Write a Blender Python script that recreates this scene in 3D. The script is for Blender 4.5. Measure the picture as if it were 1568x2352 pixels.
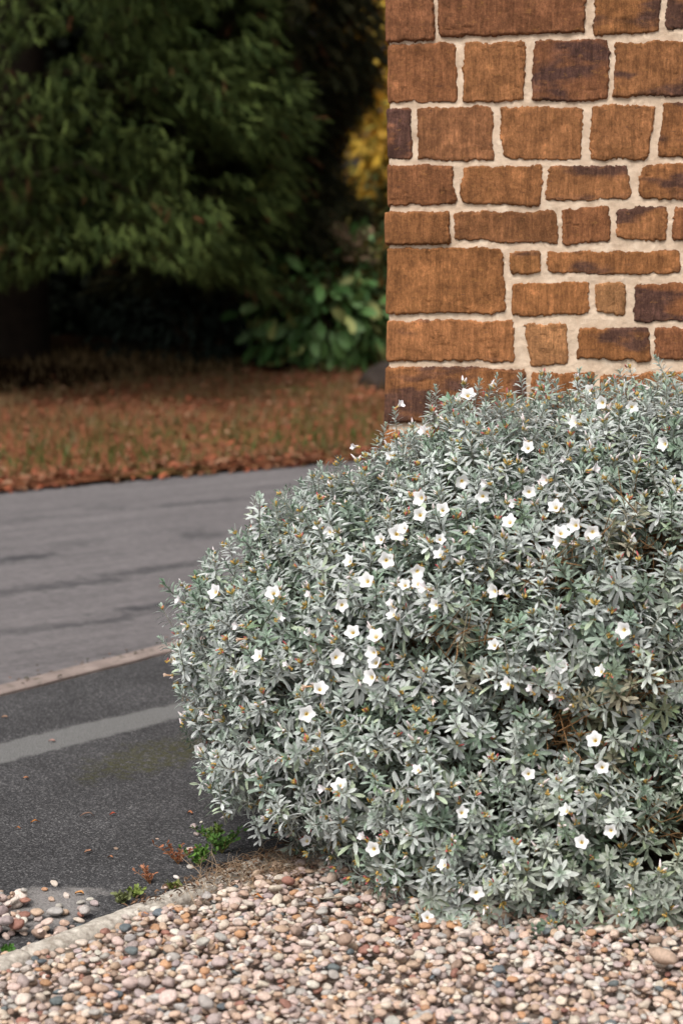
import bpy, bmesh, math, random
import numpy as np
from mathutils import Vector, Matrix, noise as mnoise
random.seed(7); RNG = np.random.default_rng(7)
S = bpy.context.scene
for o in list(bpy.data.objects): bpy.data.objects.remove(o)
R = math.radians
# ------------------------------------------------------------------ camera
EYE, PITCH, LENS = 1.55, R(9.0), 70.0
FP = LENS / 36 * 2352.0                       # focal length in units of a 1568 x 2352 view
cd = bpy.data.cameras.new('camera'); cam = bpy.data.objects.new('camera', cd); S.collection.objects.link(cam)
cam.location = (0, 0, EYE); cam.rotation_euler = (R(90) - PITCH, 0, 0)
cd.sensor_fit = 'VERTICAL'; cd.sensor_height = 36; cd.lens = LENS; cd.clip_start = .05; cd.clip_end = 2000
cd.dof.use_dof = True; cd.dof.focus_distance = 4.62; cd.dof.aperture_fstop = 3.3; cd.dof.aperture_blades = 0
S.camera = cam
# ------------------------------------------------------------------ light
S.view_settings.view_transform = 'Standard'; S.view_settings.look = 'None'
S.view_settings.exposure = 0.55; S.view_settings.gamma = 1; S.view_settings.use_curve_mapping = False
SUN_EL, SUN_AZ = R(56), R(-150)               # behind the camera, to the left; a veiled sun
w = bpy.data.worlds.new('World'); S.world = w; w.use_nodes = True
nt = w.node_tree; bg = nt.nodes['Background']
sky = nt.nodes.new('ShaderNodeTexSky'); sky.sky_type = 'NISHITA'; sky.sun_disc = False
sky.sun_elevation = SUN_EL; sky.sun_rotation = SUN_AZ; sky.air_density = 1.0; sky.dust_density = 6; sky.ozone_density = .6
hsv = nt.nodes.new('ShaderNodeHueSaturation'); hsv.inputs['Saturation'].default_value = .12
nt.links.new(sky.outputs[0], hsv.inputs['Color']); nt.links.new(hsv.outputs[0], bg.inputs[0])
bg.inputs[1].default_value = .105
sd = bpy.data.lights.new('sun', 'SUN'); sun = bpy.data.objects.new('sun', sd); S.collection.objects.link(sun)
sd.energy = 1.65; sd.angle = R(20); sd.color = (1, .95, .88)
sv = Vector((math.sin(SUN_AZ) * math.cos(SUN_EL), math.cos(SUN_AZ) * math.cos(SUN_EL), math.sin(SUN_EL)))
sun.rotation_euler = sv.to_track_quat('Z', 'Y').to_euler(); sun.location = (0, 0, 8)
S.cycles.use_denoising = True
S.cycles.max_bounces = 6; S.cycles.diffuse_bounces = 4; S.cycles.glossy_bounces = 2; S.cycles.transmission_bounces = 2

# ------------------------------------------------------------------ helpers
def ray(px, py):
    x = (px - 784) / FP; y = -(py - 1176) / FP
    return np.array([x, math.cos(PITCH) + y * math.sin(PITCH), -math.sin(PITCH) + y * math.cos(PITCH)])
CAM = np.array([0, 0, EYE])
def gnd(px, py, z=0.0):
    d = ray(px, py); t = (z - EYE) / d[2]; return CAM + d * t
def at(px, py, Y):
    d = ray(px, py); return CAM + d * (Y / d[1])
def lin(c):
    c = np.asarray(c, float) / 255.0
    return np.where(c <= .04045, c / 12.92, ((c + .055) / 1.055) ** 2.4)

_tab = np.random.default_rng(3).random((256, 256))
def vnoise(x, y, f, seed=0):
    x = np.asarray(x) * f + seed * 17.3; y = np.asarray(y) * f + seed * 9.1
    xi = np.floor(x).astype(int); yi = np.floor(y).astype(int); fx = x - xi; fy = y - yi
    fx = fx * fx * (3 - 2 * fx); fy = fy * fy * (3 - 2 * fy)
    g = lambda a, b: _tab[a & 255, b & 255]
    return (g(xi, yi) * (1 - fx) + g(xi + 1, yi) * fx) * (1 - fy) + (g(xi, yi + 1) * (1 - fx) + g(xi + 1, yi + 1) * fx) * fy
def fbm(x, y, f, o=3, seed=0):
    r = 0; a = 1; s = 0
    for i in range(o):
        ca, sa = math.cos(.5 + i * .9), math.sin(.5 + i * .9)
        r = r + a * (vnoise(np.asarray(x) * ca - np.asarray(y) * sa, np.asarray(x) * sa + np.asarray(y) * ca, f * 2 ** i, seed + i * 5) - .5) * 2; s += a; a *= .5
    return r / s

def mesh(name, V, quads=None, tris=None, col=None, smooth=False, fmat=None):
    me = bpy.data.meshes.new(name)
    V = np.asarray(V, np.float32); q = np.zeros((0, 4), int) if quads is None else np.asarray(quads, int)
    t = np.zeros((0, 3), int) if tris is None else np.asarray(tris, int)
    me.vertices.add(len(V)); me.vertices.foreach_set('co', V.ravel())
    loops = np.concatenate([q.ravel(), t.ravel()]).astype(np.int32)
    me.loops.add(len(loops)); me.loops.foreach_set('vertex_index', loops)
    nf = len(q) + len(t); me.polygons.add(nf)
    st = np.concatenate([np.arange(len(q)) * 4, len(q) * 4 + np.arange(len(t)) * 3]).astype(np.int32)
    me.polygons.foreach_set('loop_start', st)
    me.polygons.foreach_set('use_smooth', np.full(nf, smooth))
    if col is not None:
        a = me.color_attributes.new('tint', 'FLOAT_COLOR', 'POINT')
        c = np.ones((len(V), 4), np.float32); c[:, :np.asarray(col).shape[1]] = col
        a.data.foreach_set('color', c.ravel())
    me.update(calc_edges=True); me.validate()
    return me
def link(name, me, mat=None, parent=None, loc=(0, 0, 0)):
    o = bpy.data.objects.new(name, me); S.collection.objects.link(o); o.location = loc
    if mat is not None and me is not None and len(me.materials) == 0: me.materials.append(mat)
    if parent: o.parent = parent
    return o
def tag(o, label=None, cat=None, group=None, kind=None):
    if label: o['label'] = label
    if cat: o['category'] = cat
    if group: o['group'] = group
    if kind: o['kind'] = kind
    return o
def empty(name, loc=(0, 0, 0)):
    o = bpy.data.objects.new(name, None); S.collection.objects.link(o); o.location = loc; return o

def stamp(T, pos, rot, scl, mult=None):
    """T = (V, quads, tris, col); copies it n times into arrays."""
    V, q, t, c = T; n = len(pos); k = len(V)
    P = np.einsum('nij,kj->nki', rot * np.asarray(scl).reshape(n, -1)[:, None, :] if np.ndim(scl) > 1 else rot * np.asarray(scl)[:, None, None], V) + pos[:, None, :]
    off = (np.arange(n) * k)
    Q = (q[None] + off[:, None, None]).reshape(-1, 4) if len(q) else np.zeros((0, 4), int)
    Tt = (t[None] + off[:, None, None]).reshape(-1, 3) if len(t) else np.zeros((0, 3), int)
    C = np.repeat(c[None], n, 0)
    if mult is not None: C = C * mult[:, None, :]
    return P.reshape(-1, 3), Q, Tt, C.reshape(-1, 3)
def join(parts):
    Vs, Qs, Ts, Cs = [], [], [], []; off = 0
    for V, q, t, c in parts:
        Vs.append(V); Qs.append(np.asarray(q, int).reshape(-1, 4) + off); Ts.append(np.asarray(t, int).reshape(-1, 3) + off); Cs.append(c); off += len(V)
    return np.concatenate(Vs), np.concatenate(Qs), np.concatenate(Ts), np.concatenate(Cs)
def nrm(v): return v / np.maximum(np.linalg.norm(v, axis=-1, keepdims=True), 1e-9)
def frames(ax, spin):
    """rotation matrices whose z column is ax, spun about it"""
    ax = nrm(np.asarray(ax, float)); n = len(ax)
    h = np.tile(np.array([0., 0., 1.]), (n, 1)); h[np.abs(ax[:, 2]) > .95] = (1, 0, 0)
    x = nrm(np.cross(h, ax)); y = np.cross(ax, x)
    c, s = np.cos(spin)[:, None], np.sin(spin)[:, None]
    x2 = x * c + y * s; y2 = -x * s + y * c
    return np.stack([x2, y2, ax], -1)
def tube(pts, rad, sides=5, col=(.2, .2, .2)):
    pts = np.asarray(pts, float); n = len(pts); rad = np.broadcast_to(rad, (n,))
    d = nrm(np.gradient(pts, axis=0)); F = frames(d, np.zeros(n))
    a = np.arange(sides) / sides * 2 * math.pi
    V = pts[:, None] + rad[:, None, None] * (F[:, None, :, 0] * np.cos(a)[None, :, None] + F[:, None, :, 1] * np.sin(a)[None, :, None])
    q = [(i * sides + j, i * sides + (j + 1) % sides, (i + 1) * sides + (j + 1) % sides, (i + 1) * sides + j) for i in range(n - 1) for j in range(sides)]
    return V.reshape(-1, 3), np.array(q), np.zeros((0, 3), int), np.tile(np.asarray(col, float), (n * sides, 1))

# ---- materials
class NT:
    def __init__(s, name):
        s.m = bpy.data.materials.new(name); s.m.use_nodes = True; s.t = s.m.node_tree
        s.b = s.t.nodes['Principled BSDF']; s.co = s.n('ShaderNodeTexCoord').outputs['Object']
    def n(s, ty, **kw):
        x = s.t.nodes.new(ty)
        for k, v in kw.items(): setattr(x, k, v)
        return x
    def l(s, a, b): s.t.links.new(a, b)
    def noise(s, scale, detail=3, rough=.55, vec=None, dist=0):
        x = s.n('ShaderNodeTexNoise'); x.inputs['Scale'].default_value = scale; x.inputs['Detail'].default_value = detail
        x.inputs['Roughness'].default_value = rough; x.inputs['Distortion'].default_value = dist
        s.l(s.co if vec is None else vec, x.inputs['Vector']); return x.outputs['Fac']
    def voro(s, scale, vec=None, out='Distance'):
        x = s.n('ShaderNodeTexVoronoi'); x.inputs['Scale'].default_value = scale
        s.l(s.co if vec is None else vec, x.inputs['Vector']); return x.outputs[out]
    def mapv(s, scale=(1, 1, 1), rot=(0, 0, 0), loc=(0, 0, 0)):
        x = s.n('ShaderNodeMapping'); x.inputs['Scale'].default_value = scale; x.inputs['Rotation'].default_value = rot; x.inputs['Location'].default_value = loc
        s.l(s.co, x.inputs['Vector']); return x.outputs[0]
    def ramp(s, fac, stops):
        x = s.n('ShaderNodeValToRGB'); e = x.color_ramp.elements
        while len(e) < len(stops): e.new(.5)
        for el, (p, c) in zip(e, stops):
            el.position = p; el.color = (*c, 1) if np.ndim(c) else (c, c, c, 1)
        s.l(fac, x.inputs[0]); return x.outputs[0]
    def mix(s, fac, a, b, mode='MIX'):
        x = s.n('ShaderNodeMix', data_type='RGBA', blend_type=mode)
        for v, i in ((fac, 0), (a, 6), (b, 7)):
            if hasattr(v, 'links'): s.l(v, x.inputs[i])
            else: x.inputs[i].default_value = v if i == 0 else (*v, 1)
        return x.outputs[2]
    def math(s, op, a, b=0.0):
        x = s.n('ShaderNodeMath', operation=op)
        for v, i in ((a, 0), (b, 1)):
            if hasattr(v, 'links'): s.l(v, x.inputs[i])
            else: x.inputs[i].default_value = v
        return x.outputs[0]
    def attr(s, name='tint'):
        x = s.n('ShaderNodeAttribute'); x.attribute_name = name; return x.outputs['Color']
    def bump(s, h, dist=.002, strength=1):
        x = s.n('ShaderNodeBump'); x.inputs['Distance'].default_value = dist; x.inputs['Strength'].default_value = strength
        s.l(h, x.inputs['Height']); s.l(x.outputs[0], s.b.inputs['Normal'])
    def out(s, col, rough=.8, spec=.3):
        if hasattr(col, 'links'): s.l(col, s.b.inputs['Base Color'])
        else: s.b.inputs['Base Color'].default_value = (*col, 1)
        s.b.inputs['Roughness'].default_value = rough; s.b.inputs['Specular IOR Level'].default_value = spec
        return s.m
def tinted(name, rough=.7, spec=.3, nscale=60, var=.35, trans=0, bump=0):
    t = NT(name); c = t.attr(); f = t.noise(nscale, 3)
    c2 = t.mix(1.0, c, t.ramp(f, [(.25, 1 - var), (.75, 1 + 0 * var)]), 'MULTIPLY')
    if bump: t.bump(t.noise(nscale * 2.5, 4, .65), bump)
    m = t.out(c2, rough, spec)
    if trans:
        tr = t.n('ShaderNodeBsdfTranslucent'); t.l(c2, tr.inputs['Color']); ms = t.n('ShaderNodeMixShader'); ms.inputs[0].default_value = trans
        o = t.t.nodes['Material Output']; t.l(t.b.outputs[0], ms.inputs[1]); t.l(tr.outputs[0], ms.inputs[2]); t.l(ms.outputs[0], o.inputs['Surface'])
    return m

# ------------------------------------------------------------------ ground lines
E1, E2 = gnd(60, 2190, .02), gnd(500, 2020, .02)      # concrete edging, two points of its centre line
ED = nrm((E2 - E1)[None])[0]; EN = np.array([-ED[1], ED[0], 0])     # EN points to the tarmac side
K1, K2 = gnd(0, 1600), gnd(400, 1498)                 # flush kerb between path and road
KD = nrm((K2 - K1)[None])[0]; KN = np.array([-KD[1], KD[0], 0])
V1, V2 = gnd(0, 1127), gnd(760, 1060)                 # verge edge
VD = nrm((V2 - V1)[None])[0]; VN = np.array([-VD[1], VD[0], 0])
SLOPE = .072
def vz(x, y):
    d = (np.asarray(x) - V1[0]) * VN[0] + (np.asarray(y) - V1[1]) * VN[1]
    return np.clip(d, 0, 9) * SLOPE + .012
def side(p, A, N): return (p[..., 0] - A[0]) * N[0] + (p[..., 1] - A[1]) * N[1]

# setting: ground sheet
def grid(x0, x1, y0, y1, nx, ny, zf):
    X, Y = np.meshgrid(np.linspace(x0, x1, nx), np.linspace(y0, y1, ny)); Z = zf(X, Y)
    V = np.stack([X, Y, Z], -1).reshape(-1, 3); i = np.arange(nx * ny).reshape(ny, nx)
    q = np.stack([i[:-1, :-1], i[:-1, 1:], i[1:, 1:], i[1:, :-1]], -1).reshape(-1, 4); return V, q
t = NT('earth'); f = t.noise(3, 5)
M_earth = t.out(t.ramp(f, [(.3, (.035, .028, .018)), (.7, (.07, .055, .03))]), .95, .1)
V, q = grid(-600, 600, -500, 800, 3, 3, lambda x, y: 0 * x - .06)
tag(link('ground', mesh('ground', V, q), M_earth), kind='structure')

def strip(A, D, N, d0, d1, l0, l1, z):
    ps = [A + D * l0 + N * d0, A + D * l1 + N * d0, A + D * l1 + N * d1, A + D * l0 + N * d1]
    V = np.array(ps); V[:, 2] = z; return V, np.array([[0, 1, 2, 3]])

# footpath tarmac (near, dark)
t = NT('dark_tarmac'); co = t.co
v1 = t.voro(250, out='Color'); sep = t.n('ShaderNodeSeparateColor'); t.l(v1, sep.inputs[0])
sp = t.ramp(sep.outputs[0], [(.0, (.026, .025, .027)), (.55, (.05, .048, .05)), (.85, (.085, .083, .086)), (.98, (.17, .165, .165))])
big = t.ramp(t.noise(3.2, 5, .6), [(.3, .72), (.7, 1.18)])
c = t.mix(1, sp, big, 'MULTIPLY')
fine = t.ramp(t.noise(900, 2), [(.3, .6), (.7, 1.35)]); c = t.mix(1, c, fine, 'MULTIPLY')
# mossy blotches near the bush, dusty cement film under the loose gravel
def blob(t, P, sx, sy, ang, n_amt=.5, ns=9):
    mp = t.n('ShaderNodeMapping', vector_type='TEXTURE'); mp.inputs['Location'].default_value = (P[0], P[1], 0); mp.inputs['Rotation'].default_value = (0, 0, ang); mp.inputs['Scale'].default_value = (sx, sy, 10)
    t.l(t.co, mp.inputs['Vector']); ln = t.n('ShaderNodeVectorMath', operation='LENGTH'); t.l(mp.outputs[0], ln.inputs[0])
    nz = t.math('MULTIPLY', t.math('SUBTRACT', t.noise(ns, 5, .65), .5), n_amt * 2.4)
    return t.math('ADD', ln.outputs['Value'], nz)
ang = math.atan2(KD[1], KD[0])
mk = t.ramp(blob(t, gnd(360, 1735), .30, .14, ang, .9, 14), [(.6, 1.0), (1.1, 0.0)])
mk2 = t.math('MULTIPLY', mk, t.ramp(t.noise(45, 4, .7), [(.42, 0.0), (.58, .8)]))
c = t.mix(mk2, c, (.048, .046, .012))
dust = t.ramp(blob(t, gnd(95, 2085), .17, .12, ang, .55, 12), [(.7, .9), (1.05, 0.0)])
c = t.mix(t.math('MULTIPLY', dust, t.ramp(t.noise(120, 4, .7), [(.25, .35), (.6, .95)])), c, (.27, .25, .24))
ba, bb = gnd(0, 1727), gnd(400, 1630)
band = t.ramp(blob(t, gnd(-90, 1752), 1.42, .095, math.atan2(bb[1] - ba[1], bb[0] - ba[0]), .22, 16), [(.80, .88), (1.04, 0.0)])
c = t.mix(t.math('MULTIPLY', band, t.ramp(t.noise(60, 5, .75), [(.3, .72), (.6, 1.0)])), c, (.165, .163, .160))
t.bump(t.voro(200), .0026, .9)
M_path = t.out(c, .85, .25)
V, q = strip(E1, ED, EN, -.02, side(K1, E1, EN) + .02, -4, 8, 0.0)
# far corner follows the kerb line
V[2] = K1 + KD * 8 + KN * .02; V[3] = K1 - KD * 4 + KN * .02; V[:, 2] = 0
tag(link('footpath', mesh('footpath', V, q), M_path), kind='structure')
# road (worn, mauve grey, dark streaks along it)
t = NT('road_tarmac'); mp = t.mapv((1.0, 1, 1), (0, 0, 0))
m2 = t.n('ShaderNodeMapping', vector_type='TEXTURE'); m2.inputs['Rotation'].default_value = (0, 0, math.atan2(VD[1], VD[0]) + .05); m2.inputs['Scale'].default_value = (1.5, .22, 1)
t.l(t.co, m2.inputs['Vector'])
c = t.ramp(t.noise(1.6, 4, .6, m2.outputs[0]), [(.25, (.115, .105, .108)), (.7, (.178, .162, .164))])
c = t.mix(t.ramp(t.noise(2.3, 6, .72, m2.outputs[0], .4), [(.55, 0.0), (.70, .6)]), c, (.062, .058, .062))
va = math.atan2(VD[1], VD[0])
for (px, py, sx, sy, k) in ((40, 1276, .30, .06, .9), (110, 1342, .40, .07, .6), (230, 1330, .30, .06, .6), (330, 1305, .45, .05, .6), (430, 1376, .62, .055, .9), (240, 1420, .35, .035, .65), (470, 1148, .6, .06, .55), (330, 1088, .9, .05, .5), (455, 1222, .22, .10, .6), (60, 1185, .3, .08, .35), (250, 1160, .2, .07, .4), (180, 1240, .22, .08, .35), (420, 1290, .3, .05, .5), (60, 1440, .3, .05, .45)):
    g_ = gnd(px, py); c = t.mix(t.ramp(blob(t, g_, sx * .75, sy * 1.5, va + .04, 1.3, 13), [(.25, k * 1.1), (1.1, 0.0)]), c, (.052, .050, .054))
c = t.mix(1, c, t.ramp(t.noise(28, 6, .8), [(.3, .66), (.7, 1.25)]), 'MULTIPLY'); t.bump(t.noise(120, 4, .8), .004)
M_road = t.out(c, .75, .35)
Vr = np.array([K1 - KD * 5, K1 + KD * 30, V1 + VD * 40, V1 - VD * 12]); Vr[:, 2] = -.012
Vr[1] = K1 + KD * 14; Vr[2] = V1 + VD * 16; Vr[:, 2] = -.012
tag(link('road', mesh('road', Vr, np.array([[0, 1, 2, 3]])), M_road), kind='structure')
# flush kerb
t = NT('kerb_concrete'); c = t.ramp(t.noise(8, 5), [(.3, (.19, .15, .135)), (.7, (.31, .25, .225))]); c = t.mix(t.ramp(t.noise(25, 4, .7), [(.55, 0.0), (.68, .7)]), c, (.09, .08, .06))
M_kerb = t.out(c, .9, .2)
bm = bmesh.new(); 
kv, kq = [], []
for i in range(300):
    l = -4 + 12 * i / 299
    for (d, z) in ((-.004, -.05), (-.004, .008), (.004, .013), (.075, .013), (.085, .006), (.085, -.05)):
        p = K1 + KD * l + KN * (d + (.010 * float(fbm(l, d, 6, 4, 3)) if z > 0 else 0)); kv.append((p[0], p[1], z))
for i in range(299):
    for j in range(5): a = i * 6 + j; kq.append((a, a + 1, a + 7, a + 6))
tag(link('kerb', mesh('kerb', kv, kq), M_kerb), kind='structure')
# concrete edging (rounded top)
t = NT('edging_concrete'); c = t.ramp(t.noise(60, 5, .7), [(.3, (.24, .20, .17)), (.5, (.50, .45, .39)), (.7, (.72, .66, .59))])
c = t.mix(t.ramp(t.noise(14, 5, .7), [(.52, 0.0), (.66, .5)]), c, (.20, .16, .12)); t.bump(t.noise(260, 4, .7), .003); M_edge = t.out(c, .92, .15)
prof = [(.030, -.06), (.030, .010), (.026, .020), (.016, .028), (0, .031), (-.016, .029), (-.026, .022), (-.030, .010), (-.030, -.06)]
kv, kq = [], []; ne = 420; l0, l1 = -1.6, 1.75
for i in range(ne):
    l = l0 + (l1 - l0) * i / (ne - 1); j0 = (l % .915) ; gap = -.008 if min(j0, .915 - j0) < .004 else 0
    for k, (d, z) in enumerate(prof):
        p = E1 + ED * l + EN * (d * (1 + gap * 8) + .0015 * float(fbm(l, k, 30, 3, 5)))
        kv.append((p[0], p[1], z + (.0022 * float(fbm(l, k * .3, 35, 3, 8)) + gap if z > 0 else 0)))
np_ = len(prof)
for i in range(ne - 1):
    for j in range(np_ - 1): a = i * np_ + j; kq.append((a, a + 1, a + np_ + 1, a + np_))
tag(link('path_edging', mesh('path_edging', kv, kq, smooth=True), M_edge), kind='structure')
# gravel bed base under the pebbles and soil below the bush
t = NT('bed_soil'); c = t.ramp(t.noise(60, 5, .7), [(.3, (.12, .09, .07)), (.7, (.30, .24, .20))]); t.bump(t.voro(60), .008); M_bed = t.out(c, .95, .1)
V, q = strip(E1, ED, EN, -.02, -3.5, -3, 2.1, -.004); V, q = V, q[:, ::-1]
tag(link('gravel_bed_ground', mesh('gravel_bed_ground', V, q), M_bed), kind='structure')
# verge
t = NT('verge_turf'); c = t.ramp(t.noise(2.2, 5, .65), [(.3, (.13, .055, .028)), (.52, (.17, .062, .032)), (.64, (.085, .075, .024)), (.78, (.06, .09, .02))])
c = t.mix(t.ramp(t.noise(16, 4, .7), [(.45, 0.0), (.6, .7)]), c, (.21, .085, .035)); M_verge = t.out(c, .95, .1)
nx, ny = 90, 40; V = []  # the strip nearest the road is grassier
for j in range(ny):
    for i in range(nx):
        l = -9 + 26 * i / (nx - 1); d = 12 * (j / (ny - 1)) ** 1.3
        p = V1 + VD * l + VN * (d + (.03 * float(fbm(l, 0, 5, 3)) if j == 0 else 0)); V.append((p[0], p[1], float(vz(p[0], p[1])) + .02 * float(fbm(p[0], p[1], 3, 3)) * (d > .1)))
i = np.arange(nx * ny).reshape(ny, nx); q = np.stack([i[:-1, :-1], i[:-1, 1:], i[1:, 1:], i[1:, :-1]], -1).reshape(-1, 4)
tag(link('verge', mesh('verge', V, q, smooth=True), M_verge), kind='structure')

def vpt(px, py, extra=0):
    d = ray(px, py); A = np.array([-SLOPE * VN[0], -SLOPE * VN[1], 1.0]); rhs = .012 - SLOPE * (V1[0] * VN[0] + V1[1] * VN[1])
    tt = (rhs - A @ CAM) / (A @ d); return CAM + d * tt + np.array([0, 0, extra])
t = NT('shade_painted_soil'); M_shade = t.out(t.ramp(t.noise(9, 5, .7), [(.35, (.008, .006, .004)), (.75, (.030, .014, .007))]), 1, 0)  # tree shade painted in as a near-black soil sheet over the verge
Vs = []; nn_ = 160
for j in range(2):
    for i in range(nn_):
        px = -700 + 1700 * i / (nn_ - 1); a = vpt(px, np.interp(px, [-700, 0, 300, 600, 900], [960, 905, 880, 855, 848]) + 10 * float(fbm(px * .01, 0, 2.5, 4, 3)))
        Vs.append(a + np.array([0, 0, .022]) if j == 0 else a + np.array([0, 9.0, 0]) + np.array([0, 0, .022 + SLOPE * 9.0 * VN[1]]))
tag(link('shade_painted_soil', mesh('shade_painted_soil', Vs, [(i, i + 1, nn_ + i + 1, nn_ + i) for i in range(nn_ - 1)]), M_shade), kind='structure')

# ------------------------------------------------------------------ stone wall
TH = R(10.0); WY = 5.12
wc = at(889, 500, WY); WC = np.array([wc[0], wc[1], 0.])
WT = np.array([math.cos(TH), -math.sin(TH), 0]); WN = np.array([-math.sin(TH), -math.cos(TH), 0])
def wuv(cx, cy):      # point of the photograph's wall crop -> wall coordinates
    px = (920 + cx * .47640) * .94062; py = cy * .47640 * .94062
    d = ray(px, py); tt = np.dot(WC - CAM, WN) / np.dot(d, WN); p = CAM + d * tt
    return np.array([np.dot(p - WC, WT), p[2]])
rows = [
 [[(55,-120),(285,-120),(285,200),(55,228)], [(315,-120),(1062,-120),(1058,160),(312,188)], [(1112,-120),(1440,-120),(1435,160),(1105,180)], [(1490,-120),(1900,-120),(1900,130),(1475,150)]],
 [[(60,240),(392,222),(395,515),(62,522)], [(440,225),(750,215),(742,515),(430,520)], [(798,212),(1177,205),(1170,505),(788,520)], [(1215,225),(1800,195),(1800,480),(1205,495)]],
 [[(50,555),(165,560),(170,805),(50,812)], [(208,555),(580,545),(590,820),(205,818)], [(625,552),(1050,555),(1040,820),(638,805)], [(1098,545),(1415,545),(1372,812),(1090,812)], [(1465,530),(1900,530),(1900,800),(1435,800)]],
 [[(48,855),(370,850),(398,1040),(48,1070)], [(435,855),(835,850),(835,1050),(428,1040)], [(870,855),(1280,850),(1292,1015),(862,1030)], [(1350,850),(1900,830),(1900,1030),(1335,1015)]],
 [[(50,1100),(360,1090),(365,1250),(50,1255)], [(395,1095),(908,1080),(910,1245),(395,1225)], [(945,1075),(1180,1060),(1192,1235),(945,1250)], [(1228,1070),(1478,1062),(1472,1240),(1225,1215)], [(1520,1065),(1900,1065),(1900,1230),(1512,1230)]],
 [[(50,1285),(630,1275),(645,1600),(52,1615)], [(675,1295),(830,1295),(832,1390),(682,1400)], [(875,1290),(1540,1290),(1548,1400),(870,1400)], [(1580,1290),(1900,1290),(1900,1400),(1580,1400)]],
 [[(690,1455),(1078,1450),(1070,1600),(690,1620)], [(1115,1455),(1262,1450),(1262,1620),(1115,1590)], [(1315,1460),(1900,1450),(1900,1640),(1308,1645)]],
 [[(65,1655),(685,1648),(700,1850),(80,1845)], [(745,1665),(962,1665),(965,1860),(795,1878)], [(1030,1690),(1385,1680),(1392,1850),(1020,1830)], [(1425,1680),(1900,1680),(1900,1850),(1415,1840)]],
 [[(55,1885),(750,1895),(750,2160),(60,2180)], [(790,1915),(1100,1915),(1100,2100),(790,2100)], [(1145,1925),(1900,1890),(1900,2040),(1145,2040)]],
]
U0, U1, Z1 = -1.3, 2.1, 2.75
def q_of(b): return np.array([wuv(*p) for p in b])
DARKP = []; LIGHTP = []; LT = {(6, 1): (1.3, 1.5, 1.7), (7, 1): (1.25, 1.4, 1.5), (8, 2): (1.25, 1.35, 1.3), (5, 1): (1.1, 1.15, 1.1), (2, 1): (1.1, 1.15, 1.1), (4, 1): (1.1, 1.15, 1.05)}; blocks = []                                     # (quad in wall coordinates)
GAP = .019
rw = random.Random(5)
def run_right(u, z0, z1, umax):
    h = z1 - z0
    while u < umax:
        L = rw.uniform(.14, .42) if h > .09 else rw.uniform(.12, .3)
        blocks.append(np.array([(u, z1 + rw.uniform(-.004, .004)), (u + L, z1 + rw.uniform(-.004, .004)), (u + L + rw.uniform(-.006, .006), z0 + rw.uniform(-.004, .004)), (u + rw.uniform(-.006, .006), z0)])); u += L + GAP + rw.uniform(-.003, .006)
def run_left(z0, z1, first):
    u = -rw.uniform(.1, .3) if first is None else first
    u -= GAP
    while u > U0:
        L = rw.uniform(.16, .45)
        blocks.append(np.array([(u - L, z1), (u, z1 + rw.uniform(-.004, .004)), (u + rw.uniform(-.006, .006), z0), (u - L, z0)])); u -= L + GAP
for ri, row in enumerate(rows):
    qs = [q_of(b) for b in row]
    z1 = np.mean([k[0][1] for k in qs[-1:]]); z0 = np.mean([k[3][1] for k in qs[-1:]])
    if ri == 0:
        for k in qs: k[0][1] = k[1][1] = wuv(300, -165)[1]
    run_right(max(qs[-1][1][0], qs[-1][2][0]) + GAP, z0, z1, U1)
    if ri != 6:                                  # corner stones turn the corner
        k = qs[0]; ret = rw.choice([.14, .2, .3, .36]); qs[0] = k.copy(); qs[0][0] = (-ret, k[0][1]); qs[0][3] = (-ret, k[3][1])
        run_left(k[3][1], k[0][1], -ret)
    for bi_, k in enumerate(qs):
        if (ri, bi_) in LT: LIGHTP.append((k.mean(0), LT[(ri, bi_)]))
    for bi_, k in enumerate(qs): DARKP.append((k.mean(0), {(0, 2): .5, (0, 3): .8, (1, 2): .32, (1, 3): .5, (2, 0): .6, (2, 4): .4, (3, 2): .3, (3, 3): .25, (4, 3): .5, (5, 2): .28, (6, 2): .75, (7, 2): .28, (5, 1): .25, (8, 0): .62, (0, 0): .2, (7, 0): .12}.get((ri, bi_), 0)))
    blocks += qs
ztop = wuv(300, -165)[1] + GAP
while ztop < Z1:
    h = rw.uniform(.11, .17); ret = rw.choice([.15, .3]); L = rw.uniform(.15, .35)
    blocks.append(np.array([(-ret, ztop + h), (L, ztop + h), (L, ztop), (-ret, ztop)])); run_right(L + GAP, ztop, ztop + h, U1); run_left(ztop, ztop + h, -ret); ztop += h + GAP
zbot = wuv(300, 2180)[1] - GAP
while zbot > -.05:
    h = rw.uniform(.11, .17); ret = rw.choice([.15, .3]); L = rw.uniform(.15, .35)
    blocks.append(np.array([(-ret, zbot), (L, zbot), (L, zbot - h), (-ret, zbot - h)])); run_right(L + GAP, zbot - h, zbot, U1); run_left(zbot - h, zbot, -ret); zbot -= h + GAP
def wall_path(u, h):
    rr = .010; qv = math.pi * rr / 4
    u = np.asarray(u); P = np.zeros(u.shape + (3,)); N = np.zeros_like(P)
    f = u > qv; P[f] = WC + WT * (rr + u[f] - qv)[:, None]; N[f] = WN
    b = u < -qv; P[b] = WC - WN * (rr - u[b] - qv)[:, None]; N[b] = -WT
    m = ~(f | b); a = (u[m] + qv) / (2 * qv) * math.pi / 2
    nn = -WT * np.cos(a)[:, None] + WN * np.sin(a)[:, None]; cc = WC + WT * rr - WN * rr
    P[m] = cc + nn * rr; N[m] = nn
    return P + N * np.asarray(h)[..., None]
ua = np.concatenate([np.arange(U0, -.3, .012), np.arange(-.3, -.012, .006), np.arange(-.012, .012, .0018), np.arange(.012, .92, .0026), np.arange(.92, U1, .009)])
za = np.concatenate([np.arange(-.02, .72, .008), np.arange(.72, 2.12, .0026), np.arange(2.12, Z1, .012)])
UU, ZZ = np.meshgrid(ua, za)
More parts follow.
